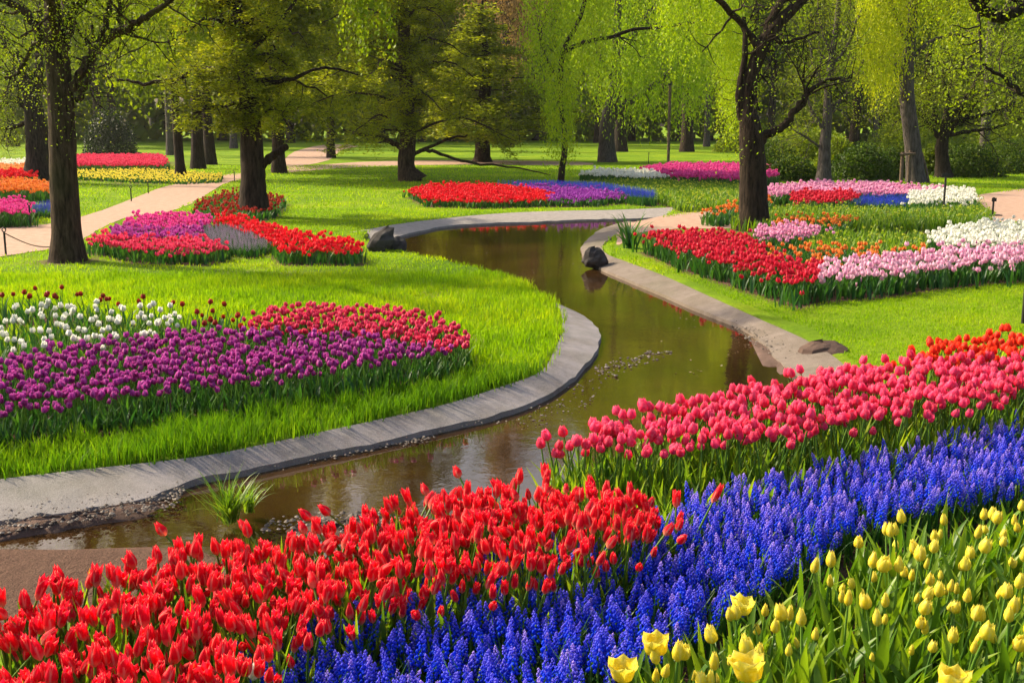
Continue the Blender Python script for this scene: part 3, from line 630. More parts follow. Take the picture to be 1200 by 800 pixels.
PART = {'bloom': 'bloom', 'spike': 'flower_spike', 'stem': 'stem', 'leaf0': 'leaf', 'leaf1': 'leaf', 'leaf2': 'leaf'}
def plant_bed(name, tpls, q, zoff, mats, limit, label, cat, group, stuff_name, stuff_label, seed, smin=0.85, smax=1.15, tilt=0.12, frame_only=True):
    """the nearest plants in view as objects of their own, the others in one stuff mesh"""
    r = np.random.default_rng(seed); z = ground_z(q) if zoff is None else np.full(len(q), zoff)
    pos = np.column_stack([q, z - 0.004]); sc = r.uniform(smin, smax, len(q)); rz = r.uniform(0, 6.28, len(q))
    ti = np.abs(r.normal(0, tilt, len(q))); ta = r.uniform(0, 6.28, len(q)); kind = r.integers(0, len(tpls), len(q))
    top = pos + np.array([0, 0, 0.25]); pp = proj(top)
    vis = (pp[:, 0] > -10) & (pp[:, 0] < 1210) & (pp[:, 1] < 830)
    order = np.argsort(np.where(vis, np.linalg.norm(pos - np.array([0, 0, CAM_H]), axis=1), 1e6))
    ind = [i for i in order[:limit] if vis[i]]; rest = np.setdiff1d(np.arange(len(q)), ind)
    roots = []
    if ind:
        meshes = [{p: Geo().add(t[0], q=t[1] if t[1].shape[1] == 4 else None, t=t[1] if t[1].shape[1] == 3 else None, tint=(j * 0.37 + (0.5 if p == 'leaf1' else 0)) % 1, grad=t[2]).mesh(PART[p], mats[p[:4]])
                   for p, t in T.items()} for j, T in enumerate(tpls)]
        for i in ind:
            o = bpy.data.objects.new(name, None); C.objects.link(o)
            o.location = pos[i]; o.scale = (sc[i],) * 3; o.empty_display_size = 0.05
            o.rotation_euler = (ti[i] * math.cos(ta[i]), ti[i] * math.sin(ta[i]), rz[i])
            tag(o, label, cat, group)
            for p, me in meshes[kind[i]].items():
                c = bpy.data.objects.new(PART[p], me); C.objects.link(c); c.parent = o
            roots.append(o)
    if len(rest) and stuff_name:
        for sub, mk, ps in (('', None, None),):
            gs = {}
            for j, T in enumerate(tpls):
                s = rest[kind[rest] == j]
                for p, t in T.items():
                    gs.setdefault(p[:4], Geo()).many(t, pos[s], rz[s], sc[s], ti[s], ta[s], tint=r.random(len(s)))
            join_stuff(stuff_name, gs, mats, stuff_label, cat)
    return roots
def join_stuff(name, gs, mats, label, cat):
    keys = [k for k in gs if gs[k].n]; G = Geo(); mi = []; ml = []
    quads = []; tris = []
    for a, kk in enumerate(keys):
        g = gs[kk]
        off = G.n
        G.V += g.V; G.A += g.A; G.G += g.G
        if g.Q: qq = np.concatenate(g.Q) + off; G.Q.append(qq); quads.append(np.full(len(qq), a))
        if g.T: tt = np.concatenate(g.T) + off; G.T.append(tt); tris.append(np.full(len(tt), a))
        G.n += g.n; ml.append(mats[kk])
    me = G.mesh(name, ml)
    idx = np.concatenate(quads + tris).astype(np.int32)
    if len(idx) == len(me.polygons): me.polygons.foreach_set('material_index', idx)
    o = bpy.data.objects.new(name, me); C.objects.link(o)
    return tag(o, label, cat, kind='stuff')

def mm(pet, leaf='leaf_tulip', stem='stem'): return {'bloo': M[pet], 'spik': M[pet], 'stem': M[stem], 'leaf': M[leaf]}
T_red = [tulip(10 + i, 0.275 + 0.006 * (i % 4), 0.058 + 0.006 * (i % 3), 0.0132 + 0.0010 * (i % 4), t, 0.25, 0.034, lean=0.18, flare=fl) for i, (t, fl) in enumerate(((0.32, 0), (0.5, 0), (0.9, 0.8), (0.42, 0), (1.15, 0.6), (0.6, 0.5), (0.75, 1.0), (0.38, 0), (1.3, 0.3), (0.55, 0)))]
T_pink = [tulip(30 + i, 0.34, 0.054, 0.0220, t, 0.30, 0.034, lean=0.2) for i, t in enumerate((0.45, 0.6, 0.55, 0.7, 0.4))]
T_yel = [tulip(50 + i, 0.29 - 0.02 * (i % 3), 0.056, rr * 0.78, t, 0.27, 0.042, lean=0.15, nl=3) for i, (t, rr) in enumerate(((0.3, 0.019), (0.4, 0.022), (0.35, 0.017), (0.55, 0.026), (0.45, 0.021)))]
T_yopen = [tulip(70 + i, 0.29, 0.068, 0.034, t, 0.26, 0.042, lean=0.1, nl=3, flare=1.0) for i, t in enumerate((1.25, 1.1, 1.4))]
T_mid = [tulip(90 + i, 0.25, 0.050, 0.0225, t, 0.21, 0.032, rows=5, cols=3, lean=0.2, sides=4) for i, t in enumerate((0.5, 0.65, 0.8, 0.55))]
T_mus = [muscari(100 + i, 0.092 + 0.012 * (i % 4), 0.056 + 0.008 * (i % 3), 26 + 4 * (i % 3)) for i in range(8)]

plant_bed('red_tulip', T_red, hexfill(BED['red'][0], 0.045, 1), None, mm('red', 'leaf_yellowgreen'), 300, 'scarlet tulip crowded among others in the bed between stream and blue flowers', 'tulip',
          'scarlet tulips of the nearest red bed', 'red_tulips', 'scarlet tulips at the back of the nearest red bed', 1, 0.80, 1.16, 0.12)
plant_bed('pink_tulip', T_pink, hexfill(BED['pink'][0], 0.060, 2), None, mm('pink', 'leaf_yellowgreen'), 300, 'rose pink tulip packed into the bed between stream and blue flowers', 'tulip',
          'rose pink tulips of the bed beyond the blue flowers', 'pink_tulips', 'rose pink tulips at the back of the pink bed', 2, 0.88, 1.15, 0.14)
M['vermilion'] = petal_mat('vermilion petal', (0.92, 0.035, 0.012), (0.9, 0.4, 0.1), (0.95, 0.20, 0.05), (0.85, 0.012, 0.012), 0.5, 0.2, 0.5, 0.3)
plant_bed('scarlet_tulip', T_pink, hexfill(BED['scarlet'][0], 0.075, 3), None, mm('vermilion', 'leaf_yellowgreen'), 300, 'orange red tulip standing behind the rose pink tulips', 'tulip',
          'orange red tulips behind the pink bed', 'scarlet_tulips', 'orange red tulips behind the pink bed', 3, 0.9, 1.15)
qm = hexfill(BED['muscari'][0], 0.040, 4); rm = np.random.default_rng(43)
pale = rm.random(len(qm)) < 0.12 + 0.45 * smooth(3.3, 4.6, qm[:, 1] + 0.25 * vnoise(qm[:, 0] * 2, qm[:, 1] * 2, 44))  # share rises up the band, where rim light is imitated
M['blue_rim_lit'] = petal_mat('rim lit blue bell', (0.03, 0.075, 0.80), (0.01, 0.04, 0.60), (0.62, 0.44, 0.92), (0.07, 0.10, 0.88), 0.48, 0.1, 0.5, 0.35, 0.3, None, 0.85)  # same flower, rim light on the tips painted in lilac
plant_bed('grape_hyacinth', T_mus, qm[pale], None, mm('blue_rim_lit', 'leaf_tulip_blue'), 90, 'grape hyacinth among deep blue ones, rim light on its tips painted lilac', 'grape hyacinth',
          'rim lit grape hyacinths of the broad blue band', 'grape_hyacinths', 'grape hyacinths with painted rim light towards the pink tulips', 14, 0.95, 1.5, 0.14)
plant_bed('grape_hyacinth', T_mus, qm[~pale], None, mm('blue', 'leaf_tulip_blue'), 210, 'blue grape hyacinth in the dense band between red and yellow tulips', 'grape hyacinth',
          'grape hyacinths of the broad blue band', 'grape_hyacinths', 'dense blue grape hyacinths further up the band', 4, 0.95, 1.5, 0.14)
qy = hexfill(BED['yellow'][0], 0.088, 5, 0.48); qy = qy[(vnoise(qy[:, 0] * 3.1, qy[:, 1] * 3.1, 41) + 0.55 * (qy[:, 1] - 3.6)) > -0.22]
plant_bed('yellow_tulip', T_yel, qy, None, mm('yellow'), 290, 'yellow tulip bud among broad green leaves beside the blue band', 'tulip',
          'closed yellow tulips of the nearest bed', 'yellow_tulips', 'yellow tulips beyond the edge of the bed', 5, 0.66, 1.15, 0.16)
# pale leaf tips standing up between the red flowers
ql = hexfill(BED['red'][0], 0.085, 17); gl = Geo(); r9 = np.random.default_rng(79)
for j in range(5):
    sl = np.arange(len(ql)) % 5 == j
    gl.many(blade(0.34, 0.024, 0.0, 0.04 + 0.04 * j, 0.05 + 0.1 * j, 7, 0.3, (0, 0, 0), 0.4 * (j % 3 - 1)), np.column_stack([ql[sl], ground_z(ql[sl]) - 0.004]), r9.uniform(0, 6.28, sl.sum()), r9.uniform(0.8, 1.12, sl.sum()))
tag(gl.build('tulip_leaves', M['leaf_yellowgreen']), 'pale green leaf tips standing up between the scarlet tulips', 'leaves', kind='stuff')
# leaves of the pink bed running down to the blue band
ql = hexfill(poly([(640, 520), (800, 518), (900, 510), (970, 498), (1080, 480), (1270, 446), (1270, 470), (1200, 490), (1060, 520), (950, 546), (840, 566), (780, 580), (700, 600), (640, 590)], BANK + 0.27), 0.05, 16)
gl = Geo(); r9 = np.random.default_rng(78)
for j in range(6):
    sl = np.arange(len(ql)) % 6 == j
    gl.many(blade(0.27, 0.026, 0.0, 0.05 + 0.05 * j, 0.1 + 0.14 * j, 7, 0.3, (0, 0, 0), 0.4 * (j % 3 - 1)), np.column_stack([ql[sl], ground_z(ql[sl]) - 0.004]), r9.uniform(0, 6.28, sl.sum()), r9.uniform(0.65, 1.15, sl.sum()))
tag(gl.build('tulip_leaves', M['leaf_yellowgreen']), 'yellow green tulip leaves between the pink tulips and the blue band', 'leaves', kind='stuff')
# extra leaves of the yellow bed, still without flowers
ql = hexfill(poly([(1290, 545), (1190, 562), (1080, 580), (1000, 606), (930, 634), (860, 680), (790, 718), (715, 748), (680, 800), (680, 900), (1300, 900)], BANK + 0.30), 0.058, 15)
gl = Geo(); rr_ = np.random.default_rng(77)
for j in range(6):
    s = np.arange(len(ql)) % 6 == j
    gl.many(blade(0.25, 0.036, 0.0, 0.12 + 0.06 * j, 0.2 + 0.15 * j, 7, 0.3, (0, 0, 0), 0.4 * (j % 3 - 1)), np.column_stack([ql[s], ground_z(ql[s]) - 0.004]), rr_.uniform(0, 6.28, s.sum()), rr_.uniform(0.65, 1.15, s.sum()))
tag(gl.build('tulip_leaves', M['leaf_tulip']), 'broad green tulip leaves filling the yellow bed', 'leaves', kind='stuff')
def special(name, T, px, py, hz, mats, label, cat, group=None, scale=1.0, rz=0.0):
    p = P(px, py, BANK + hz); p[2] = BANK - 0.004
    o = empty(name, p, label, cat, group, rz); o.scale = (scale,) * 3
    for pn, t in T.items():
        c = Geo().add(t[0], q=t[1], tint=0.3, grad=t[2]).build(PART[pn], mats[pn[:4]], o)
    return o
for i, (px, py, sc, lab) in enumerate(((893, 778, 1.15, 'wide open yellow tulip lowest in the bed, beside an orange tinged bloom'), (776, 748, 1.0, 'open yellow tulip with ruffled petals at the edge of the blue band'),
                               (730, 778, 0.95, 'tall yellow tulip half open, rising from the blue flowers'), (858, 703, 0.9, 'open pale yellow tulip just behind the blue band edge'),
                               (1112, 790, 1.1, 'large yellow tulip cup at the foot of the bed'))):
    special('yellow_tulip', T_yopen[i % 3], px, py, 0.34 * sc, mm('yellow'), lab, 'tulip', None, sc, i * 1.3)
special('white_tulip', T_yel[1], 69, 783, 0.30, mm('white'), 'white tulip bud standing alone among scarlet tulips', 'tulip', None, 0.95)
special('white_tulip', T_yel[0], 288, 788, 0.30, mm('white'), 'slim white tulip bud where red tulips meet blue flowers', 'tulip', None, 0.95, 2.0)

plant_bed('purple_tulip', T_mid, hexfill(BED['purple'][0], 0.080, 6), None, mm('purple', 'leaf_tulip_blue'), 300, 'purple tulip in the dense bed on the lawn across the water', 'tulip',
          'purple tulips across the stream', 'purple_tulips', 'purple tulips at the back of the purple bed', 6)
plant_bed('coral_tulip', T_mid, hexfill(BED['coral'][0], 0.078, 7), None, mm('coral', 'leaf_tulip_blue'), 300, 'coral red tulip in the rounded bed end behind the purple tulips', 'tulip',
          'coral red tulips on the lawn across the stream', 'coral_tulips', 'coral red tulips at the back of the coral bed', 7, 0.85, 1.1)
qw = hexfill(BED['white'][0], 0.18, 8, 0.5)
plant_bed('white_tulip', T_mid, qw, None, mm('white'), 300, 'white tulip standing loosely in front of the maroon tulips', 'tulip',
          'white tulips on the lawn across the stream', 'white_tulips', 'white tulips out at the edge of the lawn', 8, 0.95, 1.3)
plant_bed('maroon_tulip', T_mid, hexfill(BED['maroon'][0], 0.24, 9, 0.5), None, mm('maroon'), 300, 'maroon tulip in the thin row behind the white tulips', 'tulip',
          'maroon tulips behind the white ones', 'maroon_tulips', 'maroon tulips out at the edge of the lawn', 9, 0.9, 1.2)
# leafy growth among the white and maroon tulips
gl = Geo()
for kx in ('white', 'maroon', 'purple'):
    ql = hexfill(BED[kx][0], 0.10, 19)
    for j in range(4):
        s = np.arange(len(ql)) % 4 == j
        gl.many(blade(0.22, 0.03, 0.0, 0.1 + 0.08 * j, 0.3 + 0.15 * j, 5, 0.3), np.column_stack([ql[s], ground_z(ql[s])]), rr_.uniform(0, 6.28, s.sum()), rr_.uniform(0.7, 1.15, s.sum()))
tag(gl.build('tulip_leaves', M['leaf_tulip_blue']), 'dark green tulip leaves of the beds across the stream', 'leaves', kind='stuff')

# ---- distant beds
FAR_LABEL = ['magenta tulip stripe topping the bed by the large brown trunk',
  'purple tulip stripe between magenta and crimson tulips',
  'crimson tulip stripe facing the lawn by the large brown trunk',
  'greyish lavender flowers between the violet and orange red tulips',
  'orange red tulip stripe running to the leaning rock',
  'dull red tulips round the foot of the tiered conifer',
  'white tulip stripe on the far lawn behind the dark leaning tree',
  'peach tulip stripe just in front of a far white one',
  'scarlet tulip stripe beside the dark leaning tree',
  'orange tulips in front of the dark leaning tree',
  'deep pink tulip stripe beside a small blue patch and gravel path',
  'small blue patch at the end of the deep pink stripe by the path',
  'rose red tulip bed below the round dark bush',
  'long yellow tulip stripe below the rose red bed',
  'scarlet tulips in the bed under the broad conifer across the stream',
  'violet tulips following the scarlet ones across the stream',
  'blue edge behind the violet tulips across the stream',
  'magenta tulip strip crossing the far lawn behind the forked willow',
  'thin white flower strip before the magenta one on the far lawn',
  'lilac pink tulips below the slim pale tree and yellow willow',
  'crimson tulip patch between lilac pink tulips and blue patch',
  'rectangular blue patch beside a white tulip block',
  'white tulip block beside the rectangular blue patch, behind the tall signpost',
  'leafy bed with yellow green buds in front of the blue patch',
  'small orange tulips by the path left of the forked willow',
  "deep red tulips around the forked willow's trunk beside the buff kerb",
  'pink and white tulips edging the sunny lawn',
  'creamy white tulip mass next to the buff path',
  'orange tulips between deep red and pink white tulips',
  'green unopened tulips inside the bed of orange and white tulips',
  "pale lilac patch right beside the forked willow's trunk",
  'golden orange tulip strip along the buff path',
  'green leafy bed on the far lawn between white strip and blue edge']
far_t = {}
for i in range(3):
    bv, bq, bgd = petal_cup(0.062, 0.031, 0.55, 4, 3, 0, 200 + i, 4)
    far_t[('tulip', i)] = (bv + np.array([0, 0, 0.0]), bq, bgd)
mb = muscari(300, 0.10, 0.09, 14)['spike']; 
for i, (key, pts_, hb, kind, lab) in enumerate(FAR):
    pg = FARPG[i]; d = pg[:, 1].mean(); s = 0.10 if d < 24 else (0.12 if d < 34 else 0.16)
    if kind == 'muscari': s *= 0.75
    q = hexfill(pg, s, 400 + i); r = np.random.default_rng(500 + i); n = len(q); q = q + np.where(r.random((n, 1)) < 0.12, r.normal(0, 0.13, (n, 2)), 0); big = 1.0 if d < 24 else (1.15 if d < 34 else 1.5)
    z = ground_z(q); h = hb - 0.05 + r.normal(0, 0.042, n)
    gs = {}
    if kind == 'tulip':
        for j in range(3):
            m = np.arange(n) % 3 == j
            gs.setdefault('bloo', Geo()).many(far_t[('tulip', j)], np.column_stack([q[m], z[m] + h[m] - 0.02]), r.uniform(0, 6.28, m.sum()), r.uniform(0.9, 1.25, m.sum()) * big, np.abs(r.normal(0, 0.2, m.sum())), r.uniform(0, 6.28, m.sum()))
    elif kind == 'muscari':
        v = mb[0] - np.array([0, 0, 0.1])
        gs.setdefault('bloo', Geo()).many((v, mb[1], mb[2]), np.column_stack([q, z + hb - 0.09]), r.uniform(0, 6.28, n), r.uniform(1.1, 1.5, n) * big)
    else:
        m = r.random(n) < (0.12 if kind == 'leaf' else (0.9 if key == 'yellow' else 0.34))
        gs.setdefault('bloo', Geo()).many(far_t[('tulip', 0)], np.column_stack([q[m], z[m] + h[m] - 0.02]), r.uniform(0, 6.28, m.sum()), r.uniform(0.5, 0.8, m.sum()) * big * (1 if kind == 'leaf' else (1.0 if key == 'yellow' else 1.5)))
    for j in range(3):
        L = blade(hb * 0.86, 0.034 * big, 0, 0.1 + 0.12 * j, 0.3 + 0.2 * j, 4, 0.3)
        gs.setdefault('leaf', Geo()).many(L, np.column_stack([q + r.normal(0, 0.02, q.shape), z]), r.uniform(0, 6.28, n), r.uniform(0.75, 1.1, n))
    where = ''
    pet = M['bud'] if kind == 'leaf' else M['red_far' if key == 'red' else key]
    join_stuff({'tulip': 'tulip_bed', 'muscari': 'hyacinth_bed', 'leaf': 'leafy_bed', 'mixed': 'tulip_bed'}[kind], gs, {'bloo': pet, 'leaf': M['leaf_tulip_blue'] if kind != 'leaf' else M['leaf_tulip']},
               FAR_LABEL[i], 'flower bed')
    FAR[i] = FAR[i] + (C.objects[-1],)

# ------------------------------------------------------------------ grass
PATHS = [poly([(-160, 278), (0, 268), (60, 262), (110, 250), (190, 220), (240, 209), (300, 203), (262, 216), (236, 232), (200, 248), (150, 255), (118, 268), (96, 282), (60, 292), (0, 301), (-180, 330)], 0),
         poly([(735, 262), (846, 246), (882, 238), (860, 256), (1000, 257), (1165, 252), (1150, 228), (1300, 215), (1400, 240), (1160, 260), (1000, 262), (850, 268), (770, 271), (736, 281), (722, 287)], 0)]
def grass_zone(y0, y1, dens, hmin, hmax, wd, seed, mat, label, xlo=-0.56, xhi=0.56, pred=None):
    r = np.random.default_rng(seed); A = (xhi - xlo) * (y1 * y1 - y0 * y0) / 2; n = int(A * dens)
    y = np.sqrt(r.uniform(y0 * y0, y1 * y1, n)); x = r.uniform(xlo, xhi, n) * y; q = np.stack([x, y], 1)
    sC = sdf(q, CHAN); ok = sC > 0.03 - 0.10 * r.random(n) ** 2
    for kx in ALLSOIL: ok &= ~inside(q, BED[kx][0])
    for pg in FARPG: ok &= ~inside(q, pg)
    for pg in PATHS: ok &= ~inside(q, pg)
    ok &= (sdf(q, NEAR) > 0.25) & (sdf(q, mud) > 0.35)
    for bx, by, br in ((80, 306, 0.42), (298, 254, 0.45), (480, 212, 0.4), (884, 270, 0.4)): ok &= np.linalg.norm(q - P(bx, by, 0)[:2], axis=1) > br * r.uniform(0.6, 1.1, n)
    if pred is not None: ok &= pred(q)
    q = q[ok]; n = len(q); z = np.where(sC[ok] < 0.02, 0.0, ground_z(q))
    clump = 0.75 + 0.35 * vnoise(q[:, 0] * 4.3, q[:, 1] * 4.3, 9) + 0.25 * vnoise(q[:, 0] * 11, q[:, 1] * 11, 10)
    h = r.uniform(hmin, hmax, n) * np.clip(clump, 0.4, 1.4); a = r.uniform(0, 6.28, n); b = r.uniform(0, 6.28, n); ln = np.abs(r.normal(0.25, 0.28, n)) * h
    w2 = wd * r.uniform(0.6, 1.2, n) / 2
    p = np.column_stack([q, z - 0.004]); o = np.column_stack([np.cos(a) * w2, np.sin(a) * w2, 0 * w2])
    m = np.column_stack([np.cos(b) * ln * 0.35, np.sin(b) * ln * 0.35, h * 0.6]); t = np.column_stack([np.cos(b) * ln, np.sin(b) * ln, h])
    V = np.stack([p - o, p + o, p + m + o * 0.7, p + m - o * 0.7, p + t], 1).reshape(-1, 3)
    i5 = np.arange(n)[:, None] * 5
    gg = Geo().add(V, q=i5 + np.array([[0, 1, 2, 3]]), t=i5 + np.array([[3, 2, 4]]), tint=np.repeat(np.clip(r.normal(0.5, 0.22, n), 0, 0.999), 5))
    return tag(gg.build('grass', mat, smooth_shade=True), label, 'grass', kind='stuff')
left = lambda q: q[:, 0] < 0.9 + 0 * q[:, 1]
lawn_r = poly([(718, 288), (745, 300), (853, 349), (957, 389), (1020, 440), (1400, 430), (1400, 240), (740, 262)], 0)
on_r = lambda q: inside(q, lawn_r)
off_r = lambda q: ~inside(q, lawn_r)
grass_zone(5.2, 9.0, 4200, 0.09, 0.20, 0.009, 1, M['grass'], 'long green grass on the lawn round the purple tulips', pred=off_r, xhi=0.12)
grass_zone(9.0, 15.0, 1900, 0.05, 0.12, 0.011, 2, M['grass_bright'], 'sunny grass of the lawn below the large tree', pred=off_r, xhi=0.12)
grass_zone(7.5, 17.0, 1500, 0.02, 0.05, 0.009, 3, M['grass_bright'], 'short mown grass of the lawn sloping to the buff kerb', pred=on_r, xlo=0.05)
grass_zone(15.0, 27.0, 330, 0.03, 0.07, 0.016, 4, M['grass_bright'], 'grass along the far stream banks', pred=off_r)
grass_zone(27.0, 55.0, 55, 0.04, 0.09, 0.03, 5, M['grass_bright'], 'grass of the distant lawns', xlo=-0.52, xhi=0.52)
qt = P(480, 342, 0)
grass_zone(11.0, 14.6, 260, 0.02, 0.06, 0.009, 6, M['straw'], 'dry yellowed grass patch on the lawn', xlo=-0.2, xhi=-0.02, pred=lambda q: ((q[:, 0] - qt[0]) / 1.2) ** 2 + ((q[:, 1] - qt[1]) / 0.8) ** 2 < 1)

def tuft(px, py, n, L, wd, mat, label, seed, name='grass_tuft', z=0.0, cat='grass tuft'):
    p = P(px, py, z); r = np.random.default_rng(seed); gg = Geo()
    for i in range(n):
        v, q, gd = blade(L * r.uniform(0.5, 1.1), wd * r.uniform(0.7, 1.2), r.uniform(0, 6.28), r.uniform(0.05, 0.7), r.uniform(0.2, 1.4), 7, 0.2, (r.normal(0, L * 0.07), r.normal(0, L * 0.07), 0), r.normal(0, 0.4))
        gg.add(v, q=q, tint=r.random(), grad=gd)
    o = gg.build(name, mat); o.location = tuple(p); return tag(o, label, cat)
tuft(268, 612, 130, 0.30, 0.010, M['leaf_tulip'], 'tuft of arching green sedge at the muddy water edge', 5, z=-0.08)
tuft(738, 291, 34, 0.62, 0.05, M['leaf_tulip_blue'], 'spiky green iris clump at the corner of the red bed', 6, 'iris_clump', cat='plant')
tuft(292, 600, 50, 0.20, 0.009, M['leaf_yellowgreen'], 'small pale sedge tuft beside the larger one', 7, z=-0.08)

# ------------------------------------------------------------------ trees
def unit(v): v = np.asarray(v, float); return v / (np.linalg.norm(v) + 1e-12)
class Tree:
    def __init__(s, seed): s.r = np.random.default_rng(seed); s.wood = Geo(); s.tips = []; s.limbs = []; s.leaf = Geo()
    def limb(s, pts, r0, r1, sides=8, k=5, rough=0.06, flare=False, jit=0.0):
        q = catmull(pts, k); n = len(q)
        if jit: q[1:-1] += s.r.normal(0, jit, (n - 2, 3))
        rad = np.interp(np.linspace(0, 1, n), np.linspace(0, 1, len(r0)) if np.ndim(r0) else [0, 1], r0 if np.ndim(r0) else [r0, r1])
        if flare:
            hh = np.linalg.norm(q - q[0], axis=1); rad = rad * (1 + (0.45 if flare is True else flare) * np.exp(-hh / (rad[0] * 1.3)))
        v, f = tube(q, rad, sides, rough, s.r); s.wood.add(v, q=f); s.limbs.append((q, rad)); return q, rad
    def grow(s, p, d, L, r, level, up=0.05, spread=0.75, nch=(3, 5), wig=0.22):
        n = 5; pts = [np.array(p, float)]; d = unit(d)
        for i in range(n):
            d = unit(d + s.r.normal(0, wig, 3) + np.array([0, 0, up])); pts.append(pts[-1] + d * L / n)
        pts = np.array(pts); v, f = tube(pts, np.linspace(r, r * 0.45, n + 1), 5 if level else 3, 0.05, s.r); s.wood.add(v, q=f)
        if level == 0: s.tips.append(pts); return
        if level == 1: s.tips.append(pts[2:])
        for c in range(s.r.integers(nch[0], nch[1] + 1)):
            t = s.r.uniform(0.25, 1.0); i = min(int(t * n), n - 1); b = pts[i] + (pts[i + 1] - pts[i]) * (t * n - i)
            dd = unit(pts[i + 1] - pts[i]); side = unit(np.cross(dd, s.r.normal(0, 1, 3)))
            s.grow(b, dd * (1 - spread * 0.5) + side * spread, L * s.r.uniform(0.45, 0.7), r * 0.55, level - 1, up, spread, nch, wig)
    def sprout(s, q, rad, n, L, level, t0=0.25, up=0.05, spread=0.8, flat=0.0, nch=(3, 5)):
        m = len(q)
        for _ in range(n):
            t = s.r.uniform(t0, 1.0) * (m - 1); i = min(int(t), m - 2); b = q[i] + (q[i + 1] - q[i]) * (t - i); dd = unit(q[i + 1] - q[i])
            side = s.r.normal(0, 1, 3); side[2] *= (1 - flat); side = unit(side - dd * (side @ dd) * 0.7)
            s.grow(b, dd * 0.35 + side * spread, L * s.r.uniform(0.6, 1.15), max(rad[i] * 0.4, 0.008), level, up, spread, nch)
    def rhomb(s, c, a, b, L, Wd, tint):
        a = a * L[:, None] / 2; b = b * Wd[:, None] / 2; n = len(c)
        V = np.stack([c - a, c + b, c + a, c - b], 1).reshape(-1, 3)
        s.leaf.add(V, q=np.arange(n * 4).reshape(n, 4), tint=np.repeat(tint, 4))
    def tip_points(s, n):
        ln = np.array([np.linalg.norm(np.diff(t, axis=0), axis=1).sum() for t in s.tips]); k = s.r.choice(len(s.tips), n, p=ln / ln.sum()); out = np.empty((n, 3))
        u = s.r.random(n)
        for i in range(n):
            t = s.tips[k[i]]; x = u[i] * (len(t) - 1); j = min(int(x), len(t) - 2); out[i] = t[j] + (t[j + 1] - t[j]) * (x - j)
        return out, k
    def leaves(s, n, size, spread, aspect=0.6, hang=0.0, flat=0.0):
        c, k = s.tip_points(n); off = s.r.normal(0, spread, (n, 3)); off[:, 2] *= (1 - flat * 0.7); c = c + off
        a = s.r.normal(0, 1, (n, 3)); a[:, 2] = a[:, 2] * (1 - flat) - hang * 1.8; a /= np.linalg.norm(a, axis=1)[:, None]
        b = s.r.normal(0, 1, (n, 3)); b[:, 2] *= (1 - flat * 0.75); b -= a * (a * b).sum(1)[:, None]; b /= np.linalg.norm(b, axis=1)[:, None] + 1e-9
        ct = s.r.random(len(s.tips)); L = size * s.r.uniform(0.6, 1.3, n)
        s.rhomb(c, a, b, L, L * aspect, np.clip(0.65 * ct[k] + 0.35 * s.r.random(n), 0, 0.999))
    def strands(s, pts, lens, size, step, aspect=0.4, sway=0.10, fuzz=0.03):
        """hanging willow strands from given points"""
        C_, T_ = [], []
        for p, L in zip(pts, lens):
            n = max(int(L / step), 3); t = np.arange(n) * step; az = s.r.uniform(0, 6.28); sw = s.r.normal(0, sway)
            x = p[0] + np.cos(az) * 0.22 * (1 - np.exp(-t * 2)) + sw * t ** 1.3 * 0.25 + s.r.normal(0, fuzz, n); y = p[1] + np.sin(az) * 0.22 * (1 - np.exp(-t * 2)) + s.r.normal(0, fuzz, n)
            C_.append(np.stack([x, y, p[2] - t * 0.96 + s.r.normal(0, 0.02, n)], 1)); T_.append(np.full(n, s.r.random()))
        c = np.concatenate(C_); c = c[(c[:, 2] > 0.3)]; tt = np.concatenate(T_)[: len(c)]; n = len(c)
        a = s.r.normal(0, 0.45, (n, 3)); a[:, 2] -= 1.0; a /= np.linalg.norm(a, axis=1)[:, None]
        b = s.r.normal(0, 1, (n, 3)); b -= a * (a * b).sum(1)[:, None]; b /= np.linalg.norm(b, axis=1)[:, None] + 1e-9
        L = size * s.r.uniform(0.6, 1.3, n); s.rhomb(c, a, b, L, L * aspect, np.clip(0.7 * tt + 0.3 * s.r.random(n), 0, 0.999))
    def finish(s, name, base, bark, leafm, label, cat='tree', group=None):
        o = empty(name, base, label, cat, group); b = np.array([float(x) for x in base])
        for g in (s.wood, s.leaf): g.V = [v - b for v in g.V]
        s.wood.build('trunk', M[bark], o)
        if s.leaf.n: s.leaf.build('crown', M[leafm], o, smooth_shade=False)
        return o
def pxl(pts, y0):                       # (px, py[, dy]) at distance y0 + dy
    return np.array([Wp(p[0], p[1], y0 + (p[2] if len(p) > 2 else 0.0)) for p in pts])

# the large trunk by the lawn's path
b = P(80, 306, 0); y0 = b[1]; m = y0 / F
t = Tree(1)
t.limb(pxl([(80, 311), (78, 270), (75, 220), (73, 160), (71, 110), (66, 60), (62, 20), (60, -60), (58, -160)], y0), np.array([17, 16, 15.5, 15, 14.5, 12.5, 9.5, 7, 4]) * m, 0, 16, 5, 0.035, True)
LB1 = [([(86, 105), (98, 82), (113, 60), (130, 42), (158, 27, -0.3), (180, 15, -0.6), (230, -20, -1)], 6.5, 2.5), ([(112, 62), (120, 40), (126, 15), (132, -20), (145, -80)], 4.5, 2), ([(90, 118), (103, 92), (110, 60), (108, 30)], 4, 2),
       ([(60, 60), (45, 35), (25, 12), (-10, -15), (-60, -60)], 7, 3), ([(72, 60), (84, 20), (95, -30), (110, -120)], 7, 3), ([(64, 50, 0), (60, 10, -0.8), (50, -40, -1.6), (40, -100, -2)], 6, 2.5), ([(66, 40), (80, -10, 1), (90, -80, 1.6)], 6, 2.5),
       ([(95, -30), (170, -80, -0.5), (290, -95, -1.5), (390, -55, -2.4), (428, -22, -2.8)], 5, 1.5), ([(142, 35), (140, 5), (150, -30)], 3, 1.5), ([(50, 45), (36, 60), (22, 85), (5, 92)], 3, 1.5)]
